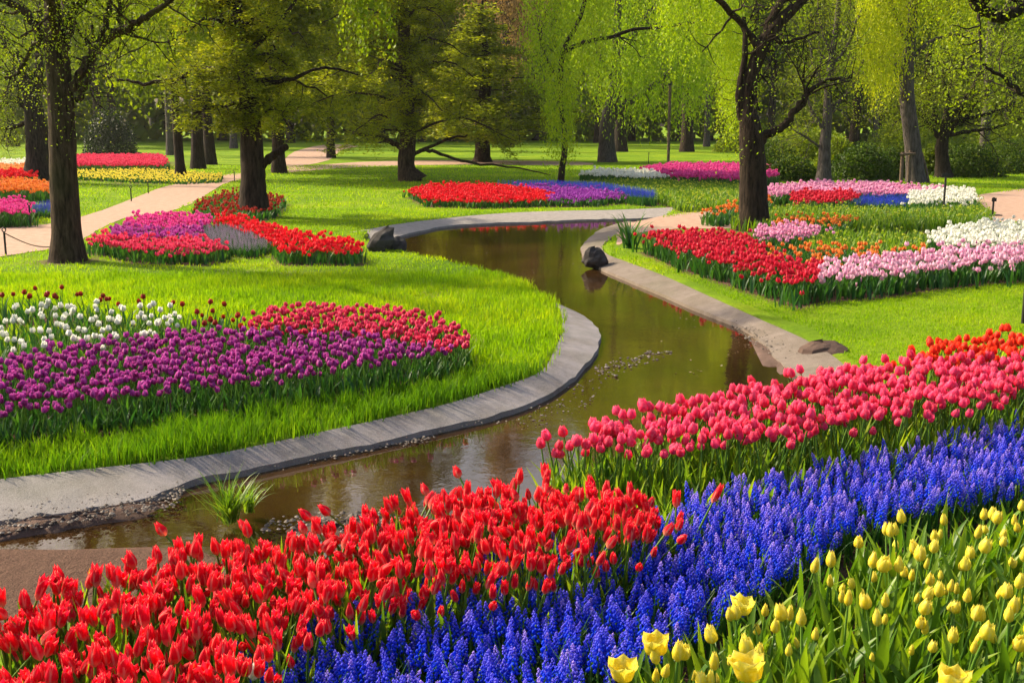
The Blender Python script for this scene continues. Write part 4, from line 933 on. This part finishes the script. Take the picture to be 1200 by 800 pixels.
for pts_, r0, r1 in LB1:
    q, rad = t.limb(pxl(pts_, y0), r0 * m, r1 * m, 8, 5, 0.06, False, 0.015)
    t.sprout(q, rad, 9, 0.85, 1, 0.3, 0.06)
t.leaves(30000, 0.033, 0.17, 0.55, 0.25)
hp = pxl([(x, y, -2.8) for x, y in zip(t.r.uniform(408, 446, 46), t.r.uniform(-60, -5, 46))], y0)
t.strands(hp, t.r.uniform(0.5, 1.25, 46) * np.linspace(0.75, 1.0, 46), 0.055, 0.03, 0.6, 0.04)
hp = pxl([(x, y, d) for x, y, d in zip(t.r.uniform(60, 235, 80), t.r.uniform(-60, 0, 80), t.r.uniform(0.5, 2.2, 80))], y0)
t.strands(hp, t.r.uniform(0.3, 0.9, 80), 0.06, 0.04, 0.5)
t.finish('tree', b, 'bark_brown', 'spring', 'large brown trunk forking high on the lawn between gravel path and white tulips')

# dark tree just behind it
b = P(47, 214, 0); y0 = b[1]; m = y0 / F; t = Tree(2)
t.limb(pxl([(47, 216), (45, 180), (42, 150), (38, 118), (30, 92), (18, 66), (4, 46), (-15, 10)], y0), np.array([15, 13, 12, 10, 8, 6.5, 5, 3]) * m, 0, 12, 5, 0.05, True)
for pts_, r0, r1 in [([(40, 135), (28, 124), (12, 112), (-5, 107), (-40, 98)], 5, 2), ([(38, 140), (25, 146), (10, 150), (-20, 146)], 3.5, 1.5), ([(40, 120), (46, 80), (44, 40), (50, -10)], 6, 2.5), ([(36, 110), (20, 98), (0, 80), (-20, 78)], 3, 1.5)]:
    q, rad = t.limb(pxl(pts_, y0), r0 * m, r1 * m, 7, 5, 0.06, False, 0.02); t.sprout(q, rad, 6, 1.3, 1, 0.35)
t.leaves(20000, 0.042, 0.26, 0.55, 0.2)
t.finish('tree', b, 'bark_black', 'spring', 'dark leaning tree partly hidden behind the large brown trunk')

# layered conifers
def cedar(seed, base_px, trunk, rads, limbs, npads, label, pad_px, leafn, size, bark='bark'):
    b = P(*base_px, 0); y0 = b[1]; m = y0 / F; t = Tree(seed)
    q, rad = t.limb(pxl(trunk, y0), np.array(rads) * m, 0, 14, 5, 0.05, True)
    for pts_, r0, r1 in limbs:
        ql, rl = t.limb(pxl(pts_, y0), r0 * m, r1 * m, 7, 5, 0.07, False, 0.015)
    bare = len(t.tips)
    x0, x1, ytop, ylow = pad_px
    per = 6; nt = npads // per
    for i in range(npads):                      # boughs in flat tiers
        py = ytop + (ylow - ytop) * ((i // per + 0.5 + t.r.normal(0, 0.10)) / nt); z = Wp(base_px[0], py, y0)[2]
        st = q[np.argmin(np.abs(q[:, 2] - z + 0.1))]; az = (i % per) * 2 * math.pi / per + (i // per) * 0.7 + t.r.normal(0, 0.25); half = (x1 - x0) / 2 * m * (0.6 + 0.45 * t.r.random())
        cx = ((x0 + x1) / 2 - base_px[0]) * m
        half *= 0.42 if i % 2 else 1.0
        if py < 70: half *= 0.78
        half *= 1.0 if py > -100 else max(0.45, 1 - (-100 - py) / 420)
        e = np.array([st[0] + cx * 0.8 + math.cos(az) * half, st[1] + math.sin(az) * half * 0.9, z - 0.10 * half + t.r.normal(0, 0.05)])
        mid = st * 0.5 + e * 0.5 + np.array([0, 0, 0.16 * half])
        ql, rl = t.limb([st, mid, e], 0.055, 0.015, 5, 4, 0.08, False, 0.03)
        t.sprout(ql, rl, 13, half * 0.36, 1, 0.10, -0.015, 0.9, 0.97, (3, 5))
    t.leaves(leafn, size, 0.11, 0.38, 0.05, 0.85)
    return t.finish('conifer', b, bark, 'cedar', label)
cedar(3, (298, 254), [(298, 257), (297, 225), (296, 190), (294, 150), (290, 100), (284, 60), (277, 10), (270, -80), (266, -200)], [16, 14, 13.5, 12, 10.5, 9, 7, 5, 2],
      [([(284, 92), (268, 84), (240, 82), (215, 90), (180, 98), (150, 95), (122, 90)], 4.5, 1.2), ([(303, 196), (315, 186), (326, 178), (336, 172)], 5.5, 4.0), ([(288, 65), (305, 48), (330, 22), (352, -5)], 4, 1.5),
       ([(292, 110), (315, 98), (345, 92), (380, 80), (420, 88)], 3.5, 1.0), ([(283, 50), (262, 28), (256, 0)], 3.5, 1.5), ([(300, 215), (293, 232), (291, 256)], 5, 5)],
      72, 'conifer with flat needle tiers over a dark trunk, dull red tulips at its foot', (190, 410, -260, 150), 110000, 0.078)
cedar(4, (480, 212), [(483, 214), (476, 196), (478, 165), (477, 130), (476, 95), (474, 45), (472, -10), (470, -110), (470, -230)], [13, 9, 9, 8.5, 8, 7, 6, 4, 1.5],
      [([(481, 184), (496, 176), (515, 180), (540, 188), (570, 193), (610, 197), (645, 205)], 2.6, 0.6), ([(475, 178), (462, 168), (440, 160), (420, 157), (402, 152)], 3.6, 1.6), ([(484, 180), (505, 172), (528, 162), (548, 158)], 2.4, 1.0),
       ([(484, 205), (489, 208), (494, 215)], 5, 3)],
      96, 'broad conifer with drooping tiers and bent trunk behind the red and violet flowers', (330, 600, -330, 165), 150000, 0.10, 'bark_brown')

# the willow over the path
def willow(seed, base_px, trunk, rads, limbs, nstr, box_px, lens, size, label, bark='bark', leafm='willow', dy=2.5, extra=None, step=0.055, name='willow', flare=0.25, leafn=0, dlo=None):
    b = P(*base_px, 0); y0 = b[1]; m = y0 / F; t = Tree(seed)
    t.limb(pxl(trunk, y0), np.array(rads) * m, 0, 14, 5, 0.045, flare)
    for pts_, r0, r1 in limbs:
        q, rad = t.limb(pxl(pts_, y0), r0 * m, r1 * m, 8, 5, 0.06, False, 0.012)
        t.sprout(q, rad, 5, 1.0, 1, 0.4, 0.05)
    for (x0, x1, ya, yb, share) in box_px:
        n = int(nstr * share); hp = pxl([(x, y, d) for x, y, d in zip(t.r.uniform(x0, x1, n), t.r.uniform(ya, yb, n), t.r.uniform(-dy if dlo is None else dlo, dy, n))], y0)
        cl = vnoise(hp[:, 0] * 1.3, hp[:, 1] * 1.3, seed); hp = hp[cl > -0.45]
        t.strands(hp, t.r.uniform(lens[0], lens[1], len(hp)), size, step, 0.45, 0.10, size * 0.9)
    if leafn: t.leaves(leafn, size, 0.2, 0.5, 0.4)
    return t.finish(name, b, bark, leafm, label)
willow(6, (884, 270), [(884, 273), (883, 235), (882, 195), (880, 160), (877, 125), (881, 90), (892, 58), (908, 32), (930, 10), (948, -10), (970, -60), (985, -140)],
       [17, 15.5, 15, 14, 9, 8, 8.5, 8, 6, 5, 3.5, 2],
       [([(888, 170), (900, 157), (918, 149), (930, 132), (943, 114), (962, 98), (985, 92)], 6, 1.6), ([(930, 132), (942, 122), (948, 98), (958, 80)], 3.0, 1.2), ([(878, 160), (868, 128), (868, 92), (874, 62), (872, 20)], 6, 2.5),
        ([(897, 48), (905, 20), (920, -8), (925, -60)], 6, 2.5), ([(905, 42), (918, 50), (932, 46), (960, 38)], 3, 1.2), ([(890, 60), (870, 30), (830, -10, -1), (780, -40, -1)], 5, 2), ([(884, 80), (905, 60), (910, 95)], 2, 1.0),
        ([(876, 130), (882, 100), (890, 130)], 2.5, 1)],
       800, [(770, 868, -90, 20, 0.58), (853, 870, 15, 105, 0.14), (877, 886, 20, 70, 0.05), (850, 858, 40, 90, 0.06), (870, 960, -130, -50, 0.10)], (0.5, 1.6), 0.05, 'willow with a thick dark forked trunk rising from the red tulips by the buff path', 'bark', 'willow', 2.0, leafn=2000, dlo=0.45, step=0.034)
willow(7, (657, 214), [(657, 216), (659, 195), (662, 175), (661, 150), (657, 110), (660, 60), (680, 20), (700, -60)], [4, 3.6, 3.4, 3.2, 3, 3, 2.5, 1.5],
       [([(661, 60), (690, 48), (716, 44), (740, 35), (775, 32), (830, 24)], 2.8, 1.2), ([(660, 100), (640, 70), (630, 30)], 2, 1)],
       950, [(615, 720, -120, 60, 0.75), (640, 675, 60, 150, 0.16)], (0.7, 2.3), 0.10, 'slender willow whose curtain hangs down to the violet tulips', 'bark', 'willow', 2.0)
willow(8, (712, 190), [(712, 191), (711, 165), (712, 145), (717, 122), (722, 95), (722, 55), (725, 0), (728, -80)], [10, 9, 8.5, 8, 6, 5, 4, 2],
       [([(716, 140), (732, 124), (755, 108), (776, 92), (800, 70)], 5, 2), ([(722, 100), (705, 70), (690, 30)], 3, 1.5), ([(722, 70), (750, 30), (780, -10)], 4, 2)],
       1900, [(660, 870, -160, 70, 0.8), (690, 830, 40, 80, 0.2)], (1.2, 4.2), 0.16, 'willow with a bright spreading crown and grey forked trunk on the far lawn', 'bark_grey', 'willow', 4.0, step=0.10)
willow(9, (1072, 214), [(1074, 216), (1071, 185), (1067, 150), (1063, 115), (1063, 85), (1066, 55), (1070, 10), (1075, -80)], [10.5, 9.5, 9, 8.5, 7.5, 6.5, 5, 2.5],
       [([(1066, 78), (1078, 58), (1098, 46), (1122, 41), (1145, 50), (1162, 66)], 2.6, 1), ([(1066, 55), (1050, 20), (1035, -20)], 4, 2), ([(1062, 100), (1052, 80), (1048, 60)], 2.5, 1), ([(1070, 10), (1095, -30)], 4, 2)],
       900, [(1008, 1065, -90, 70, 0.72), (1060, 1140, -70, 10, 0.3)], (0.7, 2.2), 0.10, 'yellow willow with a rough grey trunk held between timber stakes behind the lilac tulips', 'bark_grey', 'willow_yellow', 1.8)

def broad(seed, base_px, trunk, rads, limbs, label, bark, leafm, leafn, size, sp=7, L=1.6, spread=0.3, level=1, name='tree', hang=0.2, nch=(3, 5), up=0.06):
    b = P(*base_px, 0); y0 = b[1]; m = y0 / F; t = Tree(seed)
    q, rad = t.limb(pxl(trunk, y0), np.array(rads) * m, 0, 12, 5, 0.045, True)
    t.sprout(q, rad, sp, L, level, 0.5, up, 0.8, 0, nch)
    for pts_, r0, r1 in limbs:
        q, rad = t.limb(pxl(pts_, y0), r0 * m, r1 * m, 7, 5, 0.06, False, 0.015); t.sprout(q, rad, sp, L, level, 0.3, up, 0.8, 0, nch)
    if leafn: t.leaves(leafn, size, spread, 0.6, hang)
    return t.finish(name, b, bark, leafm, label)
broad(10, (965, 215), [(965, 217), (966, 190), (967, 165), (970, 135), (971, 100), (976, 60), (982, 15), (986, -60)], [8.5, 7, 6.5, 5.5, 4.5, 3.5, 3, 1.5],
      [([(968, 160), (958, 140), (948, 120), (940, 90)], 2.5, 1), ([(970, 140), (985, 118), (1000, 100), (1012, 70)], 2.8, 1), ([(971, 110), (955, 80), (948, 40)], 2.2, 1), ([(974, 80), (995, 50), (1010, 10)], 2.2, 1), ([(966, 175), (950, 165), (930, 152)], 1.8, 0.8), ([(974, 66), (962, 30), (958, -10)], 2, 1)],
      'slim pale grey tree with thin bare upswept branches behind the lilac tulips', 'bark_grey', 'spring', 13000, 0.05, 8, 1.1, 0.22)
broad(11, (1106, 208), [(1106, 210), (1104, 188), (1104, 168), (1108, 150), (1112, 120)], [8.5, 7.5, 7, 6, 4],
      [([(1104, 165), (1090, 148), (1075, 130), (1062, 112)], 3.2, 1.2), ([(1106, 158), (1112, 125), (1105, 90), (1108, 60)], 3.5, 1.2), ([(1108, 156), (1130, 142), (1160, 132), (1190, 120)], 3.4, 1.2), ([(1106, 160), (1135, 154), (1165, 150), (1200, 138)], 2.6, 1.2), ([(1110, 145), (1130, 118), (1145, 90), (1150, 60)], 3, 1.2), ([(1104, 160), (1094, 128), (1085, 95), (1088, 60)], 2.8, 1)],
      'low spreading tree with a short dark trunk in front of the clipped shrubs', 'bark_black', 'dense', 24000, 0.06, 7, 1.5, 0.3)
# the tree beyond the frame whose bough comes in
y0 = 13.0; m = y0 / F; bb = P(1330, 340, 0); t = Tree(12); y0 = bb[1]; m = y0 / F
t.limb(pxl([(1330, 343), (1326, 280), (1320, 200), (1312, 100), (1305, 20), (1300, -120)], y0), np.array([26, 22, 21, 19, 15, 8]) * m, 0, 14, 5, 0.04, True)
for pts_, r0, r1 in [([(1310, 70), (1270, 22), (1225, 6), (1196, 10), (1176, 20), (1158, 16), (1146, 8), (1134, -12), (1120, -50)], 9, 4.5), ([(1308, 50), (1340, 0), (1390, -60)], 9, 3), ([(1196, 10), (1184, -6), (1170, -14), (1150, -22)], 3, 1.2), ([(1316, 150), (1280, 140), (1230, 124), (1200, 112), (1172, 88), (1150, 76)], 5, 1.4)]:
    q, rad = t.limb(pxl(pts_, y0), r0 * m, r1 * m, 9, 5, 0.06, False, 0.012); t.sprout(q, rad, 5, 0.9, 1, 0.45)
t.leaves(5000, 0.04, 0.2, 0.55, 0.2)
t.finish('tree', bb, 'bark_black', 'spring', 'tree whose thick dark bough reaches over the pink and white beds')

# plainer trees of the grove and the wood: a few kinds, copied
def proto(seed, hgt, tr, crown0, cw, leafn, size, bark, leafm, style):
    t = Tree(seed); r = t.r
    x = np.cumsum(np.concatenate([[0], r.normal(0, 0.10, 6)])); y = np.cumsum(np.concatenate([[0], r.normal(0, 0.10, 6)])); z = np.linspace(0, hgt * 0.95, 7); z[0] = -0.1
    q, rad = t.limb(np.stack([x, y, z], 1), [tr * 1.1, tr, tr * 0.92, tr * 0.8, tr * 0.6, tr * 0.4, tr * 0.15], 0, 10, 4, 0.05, True)
    n = 16 if style != 'pine' else 26
    for i in range(n):
        zz_ = crown0 + (hgt - crown0) * ((i + r.random()) / n); st = np.array([np.interp(zz_ * 0.93, q[:, 2], q[:, 0]), np.interp(zz_ * 0.93, q[:, 2], q[:, 1]), zz_ * 0.93]); f = (zz_ - crown0) / (hgt - crown0)
        wd = cw * (math.sin(math.pi * (0.25 + 0.7 * f)) if style != 'pine' else (1.05 - f)); az = i * 2.4 + r.normal(0, 0.4); e = st + np.array([math.cos(az) * wd, math.sin(az) * wd, (0.5 if style != 'pine' else -0.1) * wd * r.uniform(0.3, 1.0)])
        ql, rl = t.limb([st, st * 0.45 + e * 0.55 + np.array([0, 0, 0.2]), e], tr * 0.28, tr * 0.07, 5, 3, 0.06, False, 0.05); t.sprout(ql, rl, 7, wd * 0.5, 1, 0.02, 0.04 if style != 'pine' else -0.02, 0.85, 0.8 if style == 'pine' else 0.0, (2, 4))
    t.leaves(leafn, size, 0.22 * cw / 3 + 0.08, 0.6, 0.2, 0.6 if style == 'pine' else 0.0)
    return t.wood.mesh('trunk', M[bark]), t.leaf.mesh('crown', M[leafm], False)
KIND = {'dark': proto(31, 13, 0.26, 3.0, 3.6, 24000, 0.20, 'bark_black', 'dense', 'broad'), 'green': proto(32, 15, 0.27, 3.4, 4.0, 24000, 0.20, 'bark', 'spring', 'broad'),
        'pine': proto(33, 15, 0.25, 2.6, 3.6, 26000, 0.20, 'bark', 'cedar', 'pine'), 'pale': proto(34, 14, 0.27, 3.6, 3.8, 11000, 0.22, 'bark_grey', 'spring', 'broad'), 'russet': proto(35, 14, 0.25, 3.0, 4.2, 24000, 0.16, 'bark', 'russet', 'broad'),
        'lit': proto(36, 14, 0.26, 2.8, 4.2, 15000, 0.22, 'bark', 'willow', 'broad')}
def grove(kind, px, py, wpx, label, name='tree', group=None, hs=1.0, rz=None):
    b = P(px, py, 0); tr = {'dark': .26, 'green': .27, 'pine': .25, 'pale': .27, 'russet': .25, 'lit': .26}[kind]; s = wpx / F * b[1] / 2 / tr
    o = empty(name, b, label, 'tree', group, rng.uniform(0, 6.28) if rz is None else rz); sh = max(0.75, min(1.25, b[1] / 60)) * hs * 1.5; s = max(0.45, min(s, 1.5))
    o.scale = (1, 1, sh)
    for nm, me in zip(('trunk', 'crown'), KIND[kind]):
        c = bpy.data.objects.new(nm, me); C.objects.link(c); c.parent = o
        c.scale = (s, s, 1) if nm == 'trunk' else (max(0.75, min(1.1, s)),) * 2 + (1,)
    return o
grove('green', 212, 208, 10, 'slim straight trunk rising from the yellow tulips at the path edge', hs=0.9)
grove('dark', 232, 198, 13, 'dark trunk close behind the slim one by the yellow tulips')
grove('dark', 247, 193, 11, 'black trunk just right of another dark trunk by the path bend')
grove('pale', 201, 182, 9, 'pale grey trunk behind the yellow tulips and rose red bed')
grove('pale', 179, 158, 9, 'pale trunk beyond the round dark bush')
grove('pale', 274, 174, 7, 'thin pale trunk on the far lawn between dark trunks and conifer')
grove('pine', 327, 203, 13, 'conifer trunk close behind the tiered conifer beside the path', 'conifer')
grove('pine', 388, 185, 8, 'thin conifer standing by the far gravel path', 'conifer')
grove('pine', 565, 190, 17, 'stout dark conifer trunk behind the broad conifer', 'conifer', None, 0.38)
grove('dark', 448, 168, 8, 'far dark trunk seen left of the broad conifer')
grove('pine', 527, 166, 9, 'far conifer between the broad conifer and the stout trunk', 'conifer')
grove('dark', 727, 178, 18, 'broad grey brown trunk right behind the bright willow')
grove('green', 805, 178, 12, 'dark trunk wrapped in ivy green leaves on the far lawn')
grove('pale', 828, 172, 6, 'thin white stemmed tree near the end of the far lawn')
grove('green', 1000, 176, 10, 'tree behind the slim pale tree and shrubs')
grove('pale', 1152, 190, 10, 'grey trunk among the shrubs beyond the path')
grove('dark', 1180, 178, 10, 'dark tree among shrubs at the edge of the gravel')
grove('russet', 596, 172, 12, 'russet leaved tree showing above the conifers', hs=1.25)
grove('russet', 636, 164, 10, 'second russet tree, further back beside the willow', hs=1.2)
grove('green', 120, 170, 11, 'spring green tree above the round dark bush')
grove('green', 15, 172, 12, 'green tree at the edge of the far flower stripes')
r_ = np.random.default_rng(91)
kinds = ['dark', 'green', 'lit', 'pine', 'pale', 'dark', 'green', 'green']
for i, px in enumerate(np.linspace(-80, 1290, 46)):
    grove(kinds[i % 8] if not 560 < px < 660 else 'dark', px + r_.normal(0, 9), r_.uniform(160, 168), r_.uniform(6, 10), 'tree of the shady wood closing off the far lawn', 'wood_tree', 'trees of the wood beyond the far lawn', 1.45)

# the wood behind, one mass
n = 60000; r = np.random.default_rng(55); x = r.uniform(-95, 95, n); y = r.uniform(128, 165, n); top = 24 + 6 * vnoise(x * 0.15, y * 0.15, 12); z = top * r.random(n) ** 0.8
V = np.column_stack([x, y, z]); tw = Tree(56); a = r.normal(0, 1, (n, 3)); a /= np.linalg.norm(a, axis=1)[:, None]; bq = r.normal(0, 1, (n, 3)); bq -= a * (a * bq).sum(1)[:, None]; bq /= np.linalg.norm(bq, axis=1)[:, None]
L = r.uniform(0.9, 1.9, n); tw.rhomb(V, a, bq, L, L * 0.7, r.random(n))
tag(tw.leaf.build('woods', M['dense'], smooth_shade=False), 'dark dense wood closing the view', 'woods', kind='stuff')

# shrubs
def shrub(px, py, wpx, hpx, label, leafm='shrub', n=5200, size=0.10, seed=0, name='shrub', group=None, deep=0.8):
    b = P(px, py, 0); m = b[1] / F; w2, h = wpx * m / 2, hpx * m; t = Tree(seed)
    for kk in range(9):
        az = t.r.uniform(0, 6.28); e = np.array([math.cos(az) * w2 * 0.6, math.sin(az) * w2 * 0.6 * deep, h * t.r.uniform(0.5, 0.85)])
        t.limb([np.array([math.cos(az) * 0.05, math.sin(az) * 0.05, -0.05]), e * 0.5 + np.array([0, 0, 0.1 * h]), e], 0.02, 0.008, 5, 3, 0.05)
    u = t.r.normal(0, 1, (n, 3)); u /= np.linalg.norm(u, axis=1)[:, None]; u[:, 2] = np.abs(u[:, 2]) * 0.98 - 0.12; rad = t.r.random(n) ** 0.33
    lump = 1 + 0.16 * vnoise(u[:, 0] * 4 + seed, u[:, 1] * 4 + u[:, 2] * 5, seed) 
    c = u * rad[:, None] * lump[:, None] * np.array([w2, w2 * deep, h]); c[:, 2] = np.maximum(c[:, 2], 0.04)
    a = t.r.normal(0, 1, (n, 3)); a /= np.linalg.norm(a, axis=1)[:, None]; bb_ = t.r.normal(0, 1, (n, 3)); bb_ -= a * (a * bb_).sum(1)[:, None]; bb_ /= np.linalg.norm(bb_, axis=1)[:, None]
    L = size * t.r.uniform(0.6, 1.3, n); t.rhomb(c, a, bb_, L, L * 0.6, t.r.random(n))
    o = empty(name, b, label, 'shrub', group); t.wood.build('stem', M['bark'], o); t.leaf.build('foliage', M[leafm], o, smooth_shade=False); return o
shrub(130, 180, 64, 60, 'round almost black evergreen bush behind the rose red bed', 'evergreen', 9000, 0.14, 1)
shrub(925, 212, 70, 36, 'loose olive green shrub right of the willow trunk', 'shrub', 5200, 0.11, 2)
shrub(905, 200, 70, 44, 'taller shrub behind the olive one', 'shrub', 5200, 0.12, 12)
shrub(1010, 211, 80, 48, 'bushy green shrub between the slim pale tree and yellow willow', 'shrub', 6000, 0.11, 3)
shrub(1042, 209, 50, 40, 'small yellowish shrub touching the timber stakes', 'shrub', 4200, 0.10, 4)
shrub(980, 203, 60, 48, 'shrub behind the slim pale tree', 'dense', 5200, 0.12, 13)
shrub(1135, 207, 84, 44, 'clipped green shrub right of the low spreading tree', 'shrub', 6500, 0.11, 5)
shrub(1185, 203, 90, 46, 'long clipped shrub along the gravel edge', 'shrub', 6500, 0.11, 6)
shrub(1240, 200, 90, 50, 'clipped shrub at the end of the row along the gravel', 'shrub', 6500, 0.12, 7)
shrub(1092, 205, 40, 40, 'dark shrub behind the low spreading tree', 'dense', 4000, 0.12, 8)
shrub(945, 188, 120, 46, 'wide dark thicket beyond the shrubs and pale tree', 'dense', 6000, 0.2, 9)
shrub(1075, 182, 140, 50, 'wide dark thicket beyond the yellow willow', 'dense', 6000, 0.2, 10)
shrub(1200, 180, 140, 56, 'wide dark thicket beyond the clipped shrubs', 'dense', 6000, 0.2, 11)
shrub(880, 178, 90, 36, 'thicket at the end of the far lawn', 'dense', 5000, 0.22, 14)

# ------------------------------------------------------------------ stakes, posts, supports
def stake(px, py, h, label, group=None, head=True, wd=0.016):
    b = P(px, py, 0); o = empty('iron_stake', b, label, 'stake', group); 
    v, q = tube([(0, 0, -0.1), (0, 0, h * 0.5), (0, 0, h)], wd, 8); Geo().add(v, q=q).build('rod', M['iron'], o)
    if head:
        a = np.linspace(0, 2 * math.pi, 13); v, q = tube(np.stack([np.cos(a) * 0.03, 0 * a, h + 0.025 + np.sin(a) * 0.03], 1), 0.009, 6); Geo().add(v, q=q).build('ring', M['iron'], o)
    return o
stake(7, 299, 0.36, 'iron stake with a rope on the near edge of the gravel path')
stake(36, 266, 0.42, 'iron stake in front of the pink and blue flower stripe')
stake(154, 236, 0.34, 'short iron stake on the lawn at the edge of the path')
stake(174, 227, 0.34, 'iron stake farther along the path edge than the short one')
stake(275, 214, 0.36, 'iron stake where the gravel path bends out of sight')
stake(760, 192, 0.5, 'small iron stake on the far lawn near the white strip')
a, b_ = P(7, 299, 0), P(60, 292, 0); tt = np.linspace(0, 1, 12)[:, None]; pr = a * (1 - tt) + b_ * tt; pr[:, 2] = 0.34 - 0.30 * np.sin(math.pi * tt[:, 0] / 2)
v, q = tube(pr, 0.008, 6); tag(Geo().add(v, q=q).build('rope', M['rope']), 'slack grey rope tied to the iron stake beside the path', 'rope')
def signpost(px, py, h, label, plate):
    b = P(px, py, 0); o = empty('signpost', b, label, 'signpost')
    v, q = tube([(0, 0, -0.1), (0, 0, h * 0.5), (0, 0, h)], 0.022, 8); Geo().add(v, q=q).build('post', M['iron'], o)
    v, q = box(0, -0.026, h - 0.05, plate[0], 0.015, plate[1]); Geo().add(v, q=q).build('plate', M['iron'], o, False)
    if plate[2]: v, q = box(0, 0, 0.012, 0.34, 0.22, 0.03); Geo().add(v, q=q).build('base', M['iron'], o, False)
    return o
signpost(1105, 255, 0.95, 'tall thin black signpost in front of the white tulips', (0.20, 0.07, False))
signpost(1163, 253, 0.40, 'low black signpost with a foot on the gravel path', (0.10, 0.08, True))
signpost(1199, 378, 0.34, 'dark post at the edge of the sunny lawn behind the pink tulips', (0.05, 0.05, False))
b = P(783, 193, 0); o = empty('pole', b, 'thin reddish brown pole standing on the far lawn', 'pole'); h = Wp(783, 100, b[1])[2]
v, q = tube([(0, 0, -0.1), (0, 0, h / 2), (0, 0, h)], 0.07, 8); Geo().add(v, q=q).build('shaft', M['wood'], o); v, q = tube([(0, 0, h), (0, 0, h + 0.08)], 0.09, 8); Geo().add(v, q=q).build('cap', M['iron'], o)
# timber stakes and crosspiece holding the willow
b = P(1060, 215, 0); o = empty('tree_support', b, 'weathered timber frame propping the yellow willow trunk', 'tree support'); m = b[1] / F
for dx, hh in ((-5, 36), (4, 38)):
    v, q = tube([(dx * m, -0.05, -0.1), (dx * m, -0.05, hh * m / 2), (dx * m + 0.02, 0.0, hh * m)], 0.06, 8); Geo().add(v, q=q).build('post', M['wood'], o)
v, q = tube([(-9 * m, -0.14, 33 * m), (0, -0.13, 34 * m), (9 * m, -0.12, 34 * m)], 0.045, 8); Geo().add(v, q=q).build('crossbar', M['wood'], o)
b = P(1082, 214, 0); o = empty('tree_support', b, 'single slanting prop against the yellow willow trunk', 'tree support')
v, q = tube([(0.15, -0.2, -0.1), (0.02, -0.1, 0.5), (-0.12, 0.0, 1.0)], 0.04, 8); Geo().add(v, q=q).build('prop', M['wood'], o); v, q = tube([(-0.1, -0.06, 0.86), (-0.1, 0.06, 0.9)], 0.05, 8); Geo().add(v, q=q).build('binding', M['rope'], o)

# ------------------------------------------------------------------ the air between the trees
k = N('garden air'); pv = k.n('ShaderNodeVolumePrincipled'); pv.inputs['Color'].default_value = (0.95, 0.93, 0.86, 1); pv.inputs['Density'].default_value = 0.00016; pv.inputs['Anisotropy'].default_value = 0.3
k.l(pv.outputs[0], k.out.inputs['Volume'])
v, q = box(0, 75, 19, 260, 190, 46)
tag(Geo().add(v, q=q).build('haze', k.m, smooth_shade=False), 'thin warm haze in the air between the trees', 'haze', kind='stuff')
S.cycles.volume_bounces = 0; S.cycles.volume_max_steps = 64
